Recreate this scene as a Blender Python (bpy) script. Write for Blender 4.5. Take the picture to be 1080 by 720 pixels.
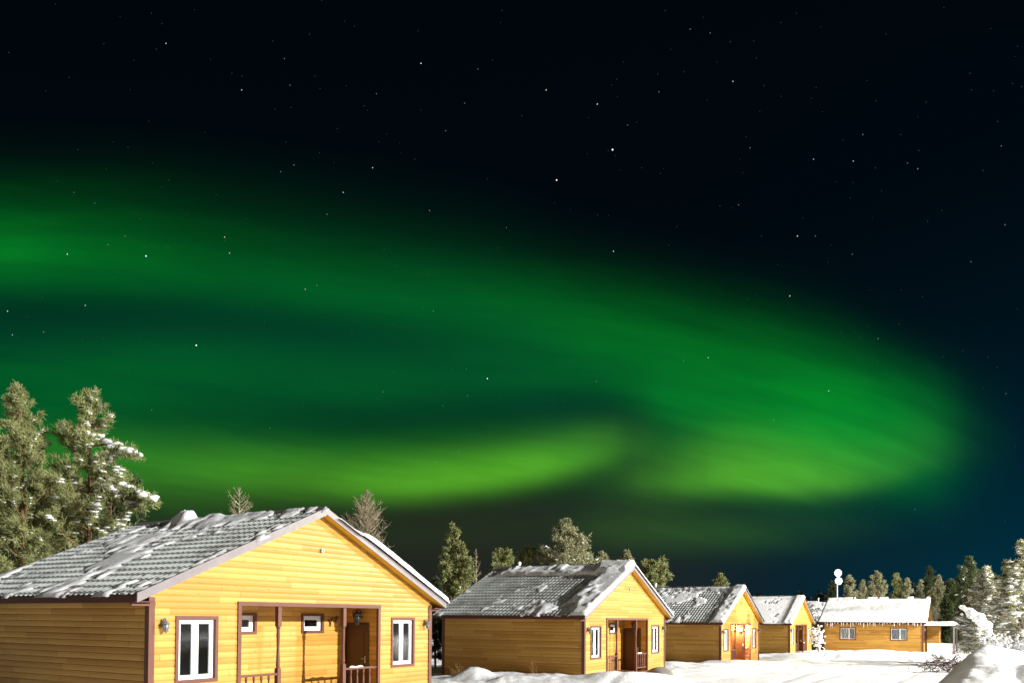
import bpy, math, random
import numpy as np
from mathutils import Matrix, Vector

for o in list(bpy.data.objects):
    bpy.data.objects.remove(o)
SC = bpy.context.scene
COL = SC.collection
rad = math.radians

# ------------------------------------------------------------------ camera
FPX, CYP, TILT, ROLL, CH = 854.9, 633.0, 0.0215, 0.0063, 2.545
cd = bpy.data.cameras.new('camera')
cam = bpy.data.objects.new('camera', cd)
COL.objects.link(cam)
cd.sensor_width = 36.0
cd.lens = 36.0 * FPX / 1080.0
cd.shift_y = (CYP - 360.0) / 1080.0
cd.clip_start, cd.clip_end = 0.1, 9000
_R = Vector((1, 0, 0)); _U = Vector((0, -math.sin(TILT), math.cos(TILT))); _F = Vector((0, math.cos(TILT), math.sin(TILT)))
_r = _R * math.cos(ROLL) + _U * math.sin(ROLL)
_u = _U * math.cos(ROLL) - _R * math.sin(ROLL)
M = Matrix.Identity(4)
for i in range(3):
    M[i][0], M[i][1], M[i][2] = _r[i], _u[i], -_F[i]
M[2][3] = CH
cam.matrix_world = M
SC.camera = cam

def at(px, py, Y):
    """a place in the world seen at that bearing and height, Y metres ahead"""
    u, v = px - 540.0, py - CYP
    d = _r * u - _u * v + _F * FPX
    k = Y / d.y
    return Vector((d.x * k, Y, CH + d.z * k))

# ------------------------------------------------------------------ render settings
SC.view_settings.view_transform = 'Standard'
SC.view_settings.look = 'None'
SC.view_settings.gamma = 1.0
SC.view_settings.exposure = 0.60
SC.render.engine = 'CYCLES'
SC.cycles.use_denoising = True
SC.cycles.max_bounces = 6
SC.cycles.diffuse_bounces = 4
SC.cycles.transparent_max_bounces = 12
SC.cycles.sample_clamp_indirect = 8

# ------------------------------------------------------------------ night sky with aurora
world = bpy.data.worlds.new('World')
SC.world = world
world.use_nodes = True
nt = world.node_tree
nt.nodes.clear()

def mnode(op, *args, clamp=False):
    n = nt.nodes.new('ShaderNodeMath'); n.operation = op; n.use_clamp = clamp
    for i, a in enumerate(args):
        if isinstance(a, (int, float)):
            n.inputs[i].default_value = float(a)
        else:
            nt.links.new(a, n.inputs[i])
    return n.outputs[0]

def fcurve(x, pts):
    """piecewise smooth curve of x (0..1) given as photo-independent sky coordinates"""
    n = nt.nodes.new('ShaderNodeFloatCurve')
    c = n.mapping.curves[0]
    pts = sorted(pts)
    while len(c.points) < len(pts):
        c.points.new(0.5, 0.5)
    for p, (a, b) in zip(c.points, pts):
        p.location = (a, b)
        p.handle_type = 'AUTO_CLAMPED'
    n.mapping.update()
    nt.links.new(x, n.inputs['Value'])
    return n.outputs[0]

tc = nt.nodes.new('ShaderNodeTexCoord')
sep = nt.nodes.new('ShaderNodeSeparateXYZ')
nt.links.new(tc.outputs['Generated'], sep.inputs[0])
dy = mnode('MAXIMUM', sep.outputs[1], 0.08)
SX = mnode('ADD', mnode('MULTIPLY', mnode('DIVIDE', sep.outputs[0], dy), FPX / 1080), 0.5)
SY = mnode('SUBTRACT', 651.4 / 720, mnode('MULTIPLY', mnode('DIVIDE', sep.outputs[2], dy), FPX / 720))
SY = mnode('ADD', SY, mnode('MULTIPLY', mnode('SUBTRACT', SX, 0.5), 0.0094))
SXc = mnode('MAXIMUM', mnode('MINIMUM', SX, 1.0), 0.0)
front = mnode('MULTIPLY', mnode('ADD', sep.outputs[1], 0.1), 3.0, clamp=True)
comb = nt.nodes.new('ShaderNodeCombineXYZ')
nt.links.new(mnode('MULTIPLY', SX, 2.2), comb.inputs[0]); nt.links.new(mnode('MULTIPLY', SY, 5.0), comb.inputs[1])
nz = nt.nodes.new('ShaderNodeTexNoise'); nz.inputs['Scale'].default_value = 1.0; nz.inputs['Detail'].default_value = 3.0
nt.links.new(comb.outputs[0], nz.inputs['Vector'])
B1C = [(0, 272), (150, 284), (300, 305), (450, 322), (600, 342), (750, 372), (880, 405), (1000, 452), (1080, 500)]
c1 = fcurve(SXc, [(a / 1080, b / 720) for a, b in B1C])
rel = mnode('SUBTRACT', SY, c1)
def streaks(fx, fy, det):
    cb = nt.nodes.new('ShaderNodeCombineXYZ')
    nt.links.new(mnode('MULTIPLY', SX, fx), cb.inputs[0]); nt.links.new(mnode('MULTIPLY', rel, fy), cb.inputs[1])
    n = nt.nodes.new('ShaderNodeTexNoise'); n.inputs['Scale'].default_value = 1.0; n.inputs['Detail'].default_value = det; n.inputs['Roughness'].default_value = 0.55
    nt.links.new(cb.outputs[0], n.inputs['Vector']); return n.outputs['Fac']
streak = mnode('MULTIPLY', mnode('ADD', 0.42, mnode('MULTIPLY', streaks(2.6, 15, 3), 1.2)), mnode('ADD', 0.72, mnode('MULTIPLY', streaks(9, 30, 3), .56)))
SYw = mnode('ADD', SY, mnode('MULTIPLY', mnode('SUBTRACT', nz.outputs['Fac'], 0.5), 0.035))

def band(c, a, wu, wl):
    """c,a,wu,wl: lists of (px, value) ; centre line, strength, soft width above and below"""
    P = lambda l, k: [(x / 1080.0, v / k) for x, v in l]
    C = fcurve(SXc, P(c, 720.0)); A = fcurve(SXc, P(a, 1.0))
    WU = fcurve(SXc, P(wu, 720.0)); WL = fcurve(SXc, P(wl, 720.0))
    d = mnode('SUBTRACT', SYw, C)
    below = mnode('GREATER_THAN', d, 0.0)
    W = mnode('ADD', WU, mnode('MULTIPLY', below, mnode('SUBTRACT', WL, WU)))
    t = mnode('DIVIDE', d, W)
    g = mnode('POWER', 2.71828, mnode('MULTIPLY', mnode('MULTIPLY', t, t), -1.0))
    return mnode('MULTIPLY', g, A)

b1 = band(B1C[:-1],
          [(0, .90), (120, .60), (300, .44), (450, .44), (600, .52), (750, .70), (860, .85), (930, .62), (985, .28), (1040, .03), (1080, 0)],
          [(0, 60), (200, 68), (500, 56), (1080, 48)], [(0, 27), (150, 25), (300, 22), (500, 30), (650, 48), (760, 78), (1080, 70)])
b4 = band([(0, 398), (200, 388), (350, 396), (500, 398), (600, 392), (700, 410), (1080, 420)],
          [(0, .40), (120, .42), (300, .36), (450, .34), (560, .36), (660, .34), (760, .1), (860, 0), (1080, 0)],
          [(0, 34), (1080, 40)], [(0, 60), (200, 46), (500, 24), (1080, 34)])
b6 = band([(0, 455), (700, 432), (820, 446), (900, 450), (1000, 456), (1080, 462)],
          [(0, 0), (620, 0), (700, .40), (800, .80), (900, 1.05), (960, .85), (1005, .38), (1045, .05), (1080, 0)],
          [(0, 44), (1080, 50)], [(0, 50), (800, 62), (1080, 46)])
b2 = band([(0, 476), (150, 486), (300, 496), (420, 506), (500, 503), (580, 492), (640, 478), (690, 468), (1080, 462)],
          [(0, .12), (100, .30), (200, .48), (330, .66), (420, .92), (510, .98), (590, .72), (640, .40), (680, .10), (720, 0), (1080, 0)],
          [(0, 26), (200, 26), (400, 27), (560, 28), (1080, 26)], [(0, 50), (200, 40), (400, 19), (560, 17), (700, 18), (1080, 22)])
b8 = band([(0, 470), (300, 478), (660, 470), (1080, 470)], [(0, .30), (140, .50), (300, .42), (600, .20), (700, 0), (1080, 0)], [(0, 42), (1080, 30)], [(0, 50), (400, 30), (1080, 30)])
b3 = band([(0, 505), (600, 512), (700, 508), (780, 503), (870, 508), (930, 498), (985, 478), (1080, 470)],
          [(0, 0), (600, .05), (680, .30), (740, .74), (800, 1.0), (870, .74), (930, .30), (985, .12), (1030, .02), (1080, 0)],
          [(0, 36), (1080, 36)], [(0, 26), (800, 19), (900, 17), (1080, 18)])
b5 = band([(0, 560), (620, 558), (800, 562), (1080, 550)], [(0, .03), (560, .03), (660, .12), (760, .14), (860, .07), (980, .0), (1080, 0)],
          [(0, 22), (1080, 22)], [(0, 22), (1080, 22)])
b7 = band([(0, 365), (500, 385), (640, 430), (1080, 470)], [(0, .9), (300, 1.0), (560, .9), (700, .55), (900, .1), (1080, 0.0)], [(0, 120), (1080, 90)], [(0, 130), (600, 80), (1080, 80)])

def vscale(col, f):
    n = nt.nodes.new('ShaderNodeVectorMath'); n.operation = 'SCALE'
    n.inputs[0].default_value = col
    nt.links.new(f, n.inputs['Scale'])
    return n.outputs[0]
def vadd(a, b):
    n = nt.nodes.new('ShaderNodeVectorMath'); n.operation = 'ADD'
    nt.links.new(a, n.inputs[0]); nt.links.new(b, n.inputs[1])
    return n.outputs[0]
S = lambda *a: __import__('functools').reduce(lambda p, q: mnode('ADD', p, q), a)
gdeep = mnode('MULTIPLY', mnode('MULTIPLY', S(b1, b4, b6, b8), streak), front)
glime = mnode('MULTIPLY', mnode('MULTIPLY', S(b2, b3, b5), streak), front)
aur = vadd(vscale((0.001, 0.165, 0.0070), gdeep), vscale((0.085, 0.36, 0.010), glime))
aur = vadd(aur, vscale((0.000, 0.044, 0.0165), mnode('MULTIPLY', b7, front)))
# the clear night behind it: almost black overhead, teal towards the right horizon, olive glow on the left one
vert = fcurve(mnode('MAXIMUM', mnode('MINIMUM', SY, 1.0), 0.0), [(0, .015), (.3, .07), (.5, .2), (.78, .75), (.9, 1.0), (1.0, .8)])
right = fcurve(SXc, [(0, .05), (.35, .04), (.6, .16), (.8, .50), (1, 1.0)])
left = fcurve(SXc, [(0, .45), (.25, .7), (.45, 1.0), (.6, .85), (.8, .15), (1, 0)])
lowv = fcurve(mnode('MAXIMUM', mnode('MINIMUM', SY, 1.0), 0.0), [(0, 0), (.6, .05), (.72, .5), (.8, 1.0), (1.0, .55)])
base = vadd(vscale((0.0, 0.030, 0.052), mnode('MULTIPLY', vert, right)), vscale((0.018, 0.016, 0.006), mnode('MULTIPLY', lowv, left)))
base = vadd(base, vscale((0.0003, 0.0024, 0.0050), mnode('ADD', 0.8, vert)))
bg = nt.nodes.new('ShaderNodeBackground'); bg.inputs['Strength'].default_value = 0.56
nt.links.new(vadd(aur, base), bg.inputs['Color'])
wo = nt.nodes.new('ShaderNodeOutputWorld')
nt.links.new(bg.outputs[0], wo.inputs['Surface'])

# ------------------------------------------------------------------ lights
def aim(o, d):
    o.rotation_euler = Vector(d).to_track_quat('-Z', 'Y').to_euler()
SUN_AZ, SUN_EL = rad(-22.5), rad(15.5)
sl = bpy.data.lights.new('lamp_stand_in_sun', 'SUN'); sl.energy = 4.4; sl.angle = rad(0.5); sl.color = (1.0, 0.98, 0.94)  # one sun standing in for the unseen lamps off to the right
so = bpy.data.objects.new('lamp_stand_in_sun', sl); COL.objects.link(so)
aim(so, (-math.cos(SUN_AZ) * math.cos(SUN_EL), -math.sin(SUN_AZ) * math.cos(SUN_EL), -math.sin(SUN_EL)))
def lamp(name, loc, power, color, size=0.25):
    l = bpy.data.lights.new(name, 'POINT'); l.energy = power; l.color = color; l.shadow_soft_size = size
    o = bpy.data.objects.new(name, l); o.location = loc; COL.objects.link(o)
    return o
lamp('street_light_behind', (-3.3, -25, 8.3), 2300, (1.0, 0.58, 0.16), 0.2)
lamp('street_light_road', (62, 50, 18), 92000, (1.0, 0.94, 0.84), 0.25)
lamp('fill_light_bend', (40, 44, 16), 17000, (1.0, 0.94, 0.84), 0.25)  # added fill lamp out of view, whitens the snow on the road
lamp('fill_light_yard', (13, 10, 8.5), 1800, (1.0, 0.91, 0.76), 0.25)  # added fill lamp out of view, lifts near snow and eave undersides

# ------------------------------------------------------------------ helpers
class MB:
    def __init__(s):
        s.v, s.f, s.uv = [], [], None
    def quad(s, a, b, c, d):
        n = len(s.v); s.v += [tuple(a), tuple(b), tuple(c), tuple(d)]; s.f.append((n, n + 1, n + 2, n + 3))
    def box(s, x0, x1, y0, y1, z0, z1):
        n = len(s.v)
        s.v += [(x, y, z) for z in (z0, z1) for x, y in ((x0, y0), (x1, y0), (x1, y1), (x0, y1))]
        s.f += [tuple(n + i for i in q) for q in ((3, 2, 1, 0), (4, 5, 6, 7), (0, 1, 5, 4), (1, 2, 6, 5), (2, 3, 7, 6), (3, 0, 4, 7))]
    def prism(s, poly, axis_fn, a0, a1):
        """poly: 2D outline; axis_fn(p, a) -> xyz"""
        n = len(s.v); k = len(poly)
        s.v += [tuple(axis_fn(p, a0)) for p in poly] + [tuple(axis_fn(p, a1)) for p in poly]
        s.f.append(tuple(n + i for i in range(k))[::-1]); s.f.append(tuple(n + k + i for i in range(k)))
        for i in range(k):
            j = (i + 1) % k
            s.f.append((n + i, n + j, n + k + j, n + k + i))
    def tube(s, pts, rs, seg=8, cap=True):
        pts = [Vector(p) for p in pts]; n0 = len(s.v)
        for i, p in enumerate(pts):
            t = (pts[min(i + 1, len(pts) - 1)] - pts[max(i - 1, 0)])
            t = t.normalized() if t.length > 1e-9 else Vector((0, 0, 1))
            a = t.orthogonal().normalized() if i == 0 else (a - t * a.dot(t)).normalized()
            b = t.cross(a); r = rs[i] if hasattr(rs, '__len__') else rs
            for k in range(seg):
                w = 2 * math.pi * k / seg
                s.v.append(tuple(p + (a * math.cos(w) + b * math.sin(w)) * r))
        for i in range(len(pts) - 1):
            for k in range(seg):
                k2 = (k + 1) % seg
                s.f.append((n0 + i * seg + k, n0 + i * seg + k2, n0 + (i + 1) * seg + k2, n0 + (i + 1) * seg + k))
        if cap:
            s.f.append(tuple(n0 + k for k in range(seg))[::-1])
            s.f.append(tuple(n0 + (len(pts) - 1) * seg + k for k in range(seg)))
    def lathe(s, prof, c=(0, 0, 0), seg=12, axis='z'):
        n0 = len(s.v)
        for r, h in prof:
            for k in range(seg):
                w = 2 * math.pi * k / seg
                if axis == 'z': s.v.append((c[0] + r * math.cos(w), c[1] + r * math.sin(w), c[2] + h))
                elif axis == 'y': s.v.append((c[0] + r * math.cos(w), c[1] + h, c[2] + r * math.sin(w)))
                else: s.v.append((c[0] + h, c[1] + r * math.cos(w), c[2] + r * math.sin(w)))
        for i in range(len(prof) - 1):
            for k in range(seg):
                k2 = (k + 1) % seg
                s.f.append((n0 + i * seg + k, n0 + i * seg + k2, n0 + (i + 1) * seg + k2, n0 + (i + 1) * seg + k))
        s.f.append(tuple(n0 + k for k in range(seg))[::-1])
        s.f.append(tuple(n0 + (len(prof) - 1) * seg + k for k in range(seg)))
    def mesh(s, name, mat, smooth=False):
        m = bpy.data.meshes.new(name)
        m.from_pydata(s.v, [], s.f)
        if s.uv is not None:
            l = m.uv_layers.new(name='UVMap')
            idx = np.zeros(len(m.loops), dtype=np.int32); m.loops.foreach_get('vertex_index', idx)
            l.data.foreach_set('uv', np.asarray(s.uv, dtype=np.float32)[idx].ravel())
        m.materials.append(mat)
        if smooth:
            m.shade_smooth()
        m.update()
        return m

def npmesh(name, V, F, mat, smooth=False):
    V = np.asarray(V, dtype=np.float32); F = np.asarray(F, dtype=np.int32)
    m = bpy.data.meshes.new(name)
    m.vertices.add(len(V)); m.vertices.foreach_set('co', V.ravel())
    k = F.shape[1]
    m.loops.add(F.size); m.loops.foreach_set('vertex_index', F.ravel())
    m.polygons.add(len(F)); m.polygons.foreach_set('loop_start', np.arange(0, F.size, k, dtype=np.int32))
    m.materials.append(mat)
    m.update(calc_edges=True); m.validate()
    if smooth: m.shade_smooth()
    return m

def link(name, mesh, parent=None, label=None):
    o = bpy.data.objects.new(name, mesh); COL.objects.link(o)
    if parent is not None: o.parent = parent
    if label: o['label'] = label
    return o
def tag(o, label=None, cat=None, group=None, kind=None):
    if label: o['label'] = label
    if cat: o['category'] = cat
    if group: o['group'] = group
    if kind: o['kind'] = kind
    return o
def empty(name, loc, rz, label, cat, group=None):
    o = bpy.data.objects.new(name, None); COL.objects.link(o)
    o.location = loc; o.rotation_euler = (0, 0, rz); o.empty_display_size = 0.3
    return tag(o, label, cat, group)

# value noise
_T = np.random.RandomState(7).rand(512, 512)
def vnoise(x, y):
    x = np.asarray(x, float); y = np.asarray(y, float)
    xi = np.floor(x).astype(int); yi = np.floor(y).astype(int)
    fx = x - xi; fy = y - yi
    fx = fx * fx * (3 - 2 * fx); fy = fy * fy * (3 - 2 * fy)
    g = lambda a, b: _T[a % 512, b % 512]
    return (g(xi, yi) * (1 - fx) + g(xi + 1, yi) * fx) * (1 - fy) + (g(xi, yi + 1) * (1 - fx) + g(xi + 1, yi + 1) * fx) * fy
def fbm(x, y, o=4):
    s = 0; a = 0.5; t = 0
    for i in range(o):
        s = s + a * vnoise(x * 2 ** i + 17.3 * i, y * 2 ** i + 5.1 * i); t += a; a *= 0.5
    return s / t
def sstep(a, b, x):
    t = np.clip((x - a) / (b - a), 0, 1)
    return t * t * (3 - 2 * t)

# ------------------------------------------------------------------ materials
class NB:
    def __init__(s, name, rough=0.7, spec=0.3):
        s.m = bpy.data.materials.new(name); s.m.use_nodes = True; s.t = s.m.node_tree
        s.b = s.t.nodes['Principled BSDF']; s.b.inputs['Roughness'].default_value = rough
        s.b.inputs['Specular IOR Level'].default_value = spec
        s.tc = s.n('ShaderNodeTexCoord')
    def n(s, t, **k):
        n = s.t.nodes.new(t)
        for a, b in k.items(): setattr(n, a, b)
        return n
    def l(s, a, b): s.t.links.new(a, b)
    def math(s, op, *args, clamp=False):
        n = s.n('ShaderNodeMath', operation=op, use_clamp=clamp)
        for i, a in enumerate(args):
            if isinstance(a, (int, float)): n.inputs[i].default_value = float(a)
            else: s.l(a, n.inputs[i])
        return n.outputs[0]
    def mapping(s, scale, src='Object', loc=(0, 0, 0)):
        n = s.n('ShaderNodeMapping'); n.inputs['Scale'].default_value = scale; n.inputs['Location'].default_value = loc
        s.l(s.tc.outputs[src], n.inputs[0]); return n.outputs[0]
    def noise(s, vec, scale=1, detail=4, rough=0.55):
        n = s.n('ShaderNodeTexNoise'); n.inputs['Scale'].default_value = scale; n.inputs['Detail'].default_value = detail
        n.inputs['Roughness'].default_value = rough
        s.l(vec, n.inputs['Vector']); return n.outputs['Fac']
    def ramp(s, f, stops):
        n = s.n('ShaderNodeValToRGB'); e = n.color_ramp.elements
        while len(e) < len(stops): e.new(0.5)
        for q, (p, c) in zip(e, stops): q.position = p; q.color = (*c, 1) if len(c) == 3 else c
        s.l(f, n.inputs[0]); return n.outputs[0]
    def mix(s, f, a, b, mode='MIX'):
        n = s.n('ShaderNodeMix', data_type='RGBA', blend_type=mode)
        for i, v in ((0, f), (6, a), (7, b)):
            if isinstance(v, (int, float)): n.inputs[i].default_value = v
            elif isinstance(v, tuple): n.inputs[i].default_value = (*v, 1)
            else: s.l(v, n.inputs[i])
        return n.outputs[2]
    def bump(s, h, strength=0.3, dist=0.02):
        n = s.n('ShaderNodeBump'); n.inputs['Strength'].default_value = strength; n.inputs['Distance'].default_value = dist
        s.l(h, n.inputs['Height']); s.l(n.outputs[0], s.b.inputs['Normal'])
    def col(s, c):
        if isinstance(c, tuple): s.b.inputs['Base Color'].default_value = (*c, 1)
        else: s.l(c, s.b.inputs['Base Color'])
        return s

PITCH = 0.135
def wood_mat(name, c1, c2, dark, pitch=PITCH, axis=2):
    b = NB(name, 0.45, 0.35)
    sp = b.n('ShaderNodeSeparateXYZ'); b.l(b.tc.outputs['Object'], sp.inputs[0])
    row = b.math('FLOOR', b.math('DIVIDE', sp.outputs[axis], pitch))
    wn = b.n('ShaderNodeTexWhiteNoise', noise_dimensions='1D'); b.l(row, wn.inputs['W'])
    # boards butt every few metres: offset the grain of each row
    cmb = b.n('ShaderNodeCombineXYZ')
    b.l(b.math('ADD', b.math('MULTIPLY', b.math('ADD', sp.outputs[0], sp.outputs[1]), 1.1), b.math('MULTIPLY', wn.outputs[0], 40.0)), cmb.inputs[0])
    b.l(b.math('MULTIPLY', sp.outputs[axis], 38.0), cmb.inputs[1])
    grain = b.noise(cmb.outputs[0], 1.0, 5, 0.6)
    piece = b.math('FLOOR', b.math('DIVIDE', b.math('ADD', b.math('ADD', sp.outputs[0], sp.outputs[1]), b.math('MULTIPLY', wn.outputs[0], 3.0)), 3.0))
    wn2 = b.n('ShaderNodeTexWhiteNoise', noise_dimensions='2D'); c2n = b.n('ShaderNodeCombineXYZ'); b.l(piece, c2n.inputs[0]); b.l(row, c2n.inputs[1]); b.l(c2n.outputs[0], wn2.inputs['Vector'])
    base = b.mix(b.math('ADD', b.math('MULTIPLY', grain, 0.9), b.math('MULTIPLY', b.math('SUBTRACT', wn2.outputs[0], 0.25), 0.85), clamp=True), c1, c2)
    # knots
    k = b.n('ShaderNodeTexVoronoi'); k.inputs['Scale'].default_value = 1.0
    cm3 = b.n('ShaderNodeCombineXYZ')
    b.l(b.math('MULTIPLY', b.math('ADD', sp.outputs[0], sp.outputs[1]), 3.1), cm3.inputs[0]); b.l(b.math('MULTIPLY', sp.outputs[axis], 7.4), cm3.inputs[1])
    b.l(cm3.outputs[0], k.inputs['Vector'])
    kn = b.ramp(k.outputs['Distance'], [(0.0, (1, 1, 1)), (0.07, (.8, .8, .8)), (0.13, (0, 0, 0))])
    base = b.mix(b.math('MULTIPLY', kn, 0.75), base, dark)
    jx = b.math('FRACT', b.math('DIVIDE', b.math('ADD', b.math('ADD', sp.outputs[0], sp.outputs[1]), b.math('MULTIPLY', wn.outputs[0], 3.0)), 3.0))
    base = b.mix(b.math('MULTIPLY', b.math('LESS_THAN', jx, 0.0045), 0.7), base, dark)
    # broad weathering
    wz = b.noise(b.mapping((0.5, 0.5, 0.9)), 1.0, 3)
    base = b.mix(b.ramp(wz, [(0.35, (0, 0, 0)), (0.75, (.35, .35, .35))]), base, tuple(x * 0.6 for x in c2))
    b.col(base)
    b.bump(grain, 0.15, 0.004)
    return b.m
M_WOOD = wood_mat('yellow_board', (0.63, 0.372, 0.086), (0.45, 0.225, 0.036), (0.14, 0.055, 0.012))
M_SOFFIT = wood_mat('soffit_board', (0.78, 0.48, 0.05), (0.66, 0.38, 0.035), (0.25, 0.10, 0.01))

def paint(name, c, rough=0.55, var=0.25, spec=0.3, scale=6):
    b = NB(name, rough, spec)
    f = b.noise(b.mapping((scale, scale, scale)), 1, 4)
    b.col(b.mix(f, tuple(x * (1 - var) for x in c), tuple(min(1, x * (1 + var)) for x in c)))
    b.bump(f, 0.1, 0.003)
    return b.m
M_BROWN = paint('brown_paint', (0.135, 0.052, 0.034))
M_FASCIA = paint('brown_fascia', (0.085, 0.03, 0.025))
M_VERGE = paint('verge_flashing', (0.20, 0.18, 0.185), 0.4)
M_DOOR = paint('dark_door', (0.075, 0.028, 0.012), 0.4)
M_PVC = paint('white_plastic', (0.80, 0.81, 0.82), 0.3, 0.04)
M_IRON = paint('wrought_iron', (0.035, 0.035, 0.033), 0.4, 0.3)
M_SILVER = paint('grey_metal', (0.45, 0.47, 0.48), 0.35, 0.15)
M_PEWTER = paint('pewter', (0.16, 0.17, 0.17), 0.3, 0.3, 0.6)
M_WHITE = paint('white_enamel', (0.82, 0.84, 0.86), 0.35, 0.03)
M_CURT = paint('net_curtain', (0.80, 0.83, 0.85), 0.9, 0.12, scale=14)
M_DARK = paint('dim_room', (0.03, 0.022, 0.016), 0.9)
M_TWIG = paint('twig_bark', (0.20, 0.14, 0.09), 0.85, 0.35)
M_DECK = paint('deck_board', (0.16, 0.075, 0.04), 0.7)

def glass_mat():
    m = bpy.data.materials.new('window_glass'); m.use_nodes = True; t = m.node_tree; t.nodes.clear()
    o = t.nodes.new('ShaderNodeOutputMaterial'); mx = t.nodes.new('ShaderNodeMixShader')
    tr = t.nodes.new('ShaderNodeBsdfTransparent'); tr.inputs[0].default_value = (.93, .96, .97, 1)
    gl = t.nodes.new('ShaderNodeBsdfGlossy'); gl.inputs['Roughness'].default_value = 0.03
    fr = t.nodes.new('ShaderNodeFresnel'); fr.inputs[0].default_value = 1.7
    t.links.new(fr.outputs[0], mx.inputs[0]); t.links.new(tr.outputs[0], mx.inputs[1]); t.links.new(gl.outputs[0], mx.inputs[2])
    t.links.new(mx.outputs[0], o.inputs[0])
    return m
M_GLASS = glass_mat()

def snow_mat(name, c=(0.84, 0.86, 0.88), bumps=0.5, sc=6.0):
    b = NB(name, 0.75, 0.25)
    f = b.noise(b.mapping((sc, sc, sc)), 1, 6, 0.62)
    g = b.noise(b.mapping((sc * .12,) * 3), 1, 3)
    b.col(b.mix(g, tuple(x * 0.93 for x in c), c))
    b.bump(f, bumps, 0.06)
    return b.m
M_SNOW = snow_mat('snow')
M_RSNOW = snow_mat('roof_snow', (0.84, 0.86, 0.88), 0.35, 9)

def roof_mat(name, frost_lo, frost_hi):
    """brown profiled metal under a film of hoar frost, bare along the tile steps"""
    b = NB(name, 0.5, 0.4)
    sp = b.n('ShaderNodeSeparateXYZ'); b.l(b.tc.outputs['UV'], sp.inputs[0])
    fv = b.math('FRACT', sp.outputs[1]); fu = b.math('FRACT', sp.outputs[0])
    tri = b.math('ABSOLUTE', b.math('SUBTRACT', fu, 0.5))           # 0 crest .. .5 trough
    edge = b.math('LESS_THAN', fv, 0.17)
    bare = b.math('MULTIPLY', edge, b.math('GREATER_THAN', tri, 0.16))
    n1 = b.noise(b.mapping((0.9, 0.9, 0.9)), 1, 5, 0.6)
    n2 = b.noise(b.mapping((7, 2.4, 7)), 1, 4, 0.6)
    fr = b.math('ADD', b.math('MULTIPLY', n1, 1.1), b.math('MULTIPLY', n2, 0.7))
    fr = b.math('SUBTRACT', fr, b.math('MULTIPLY', tri, 0.55))
    rf = b.ramp(fr, [(frost_lo, (0, 0, 0)), (frost_hi, (1, 1, 1))])
    f = b.math('MULTIPLY', rf, b.math('SUBTRACT', 1.0, b.math('MULTIPLY', bare, 0.85)))
    b.col(b.mix(b.math('MULTIPLY', f, 0.86), (0.055, 0.045, 0.04), (0.66, 0.71, 0.70)))
    b.b.inputs['Metallic'].default_value = 0.0
    b.bump(n2, 0.3, 0.006)
    return b.m
M_ROOF1 = roof_mat('frosted_tile_metal', 0.36, 0.78)
M_ROOF2 = roof_mat('thin_frost_metal', 0.38, 0.92)

def leaf_mat(name, c1, c2):
    b = NB(name, 0.7, 0.2)
    f = b.noise(b.mapping((1.3, 1.3, 1.3)), 1, 4, 0.7)
    b.col(b.ramp(f, [(0.3, c1), (0.7, c2)]))
    return b.m
M_PINE = leaf_mat('pine_needles', (0.14, 0.17, 0.055), (0.35, 0.36, 0.155))
M_FROSTPINE = leaf_mat('frosted_needles', (0.19, 0.20, 0.10), (0.42, 0.41, 0.25))
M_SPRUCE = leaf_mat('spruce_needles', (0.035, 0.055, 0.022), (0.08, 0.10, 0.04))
M_FAR = leaf_mat('unlit_far_needles', (0.006, 0.008, 0.006), (0.014, 0.018, 0.012))  # lack of lamplight in the far wood is put into this near-black colour
def bark_mat():
    b = NB('pine_bark', 0.85, 0.2)
    f = b.noise(b.mapping((9, 9, 2)), 1, 5, 0.65)
    b.col(b.ramp(f, [(0.3, (0.07, 0.045, 0.03)), (0.7, (0.27, 0.15, 0.075))]))
    b.bump(f, 0.5, 0.03)
    return b.m
M_BARK = bark_mat()
M_GREYBARK = paint('dead_larch_bark', (0.30, 0.25, 0.17), 0.85, 0.3)

def emis(name, c, s):
    m = bpy.data.materials.new(name); m.use_nodes = True; t = m.node_tree; t.nodes.clear()
    o = t.nodes.new('ShaderNodeOutputMaterial'); e = t.nodes.new('ShaderNodeEmission')
    e.inputs[0].default_value = (*c, 1); e.inputs[1].default_value = s
    t.links.new(e.outputs[0], o.inputs[0])
    m.cycles.emission_sampling = 'NONE'
    return m

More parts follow.
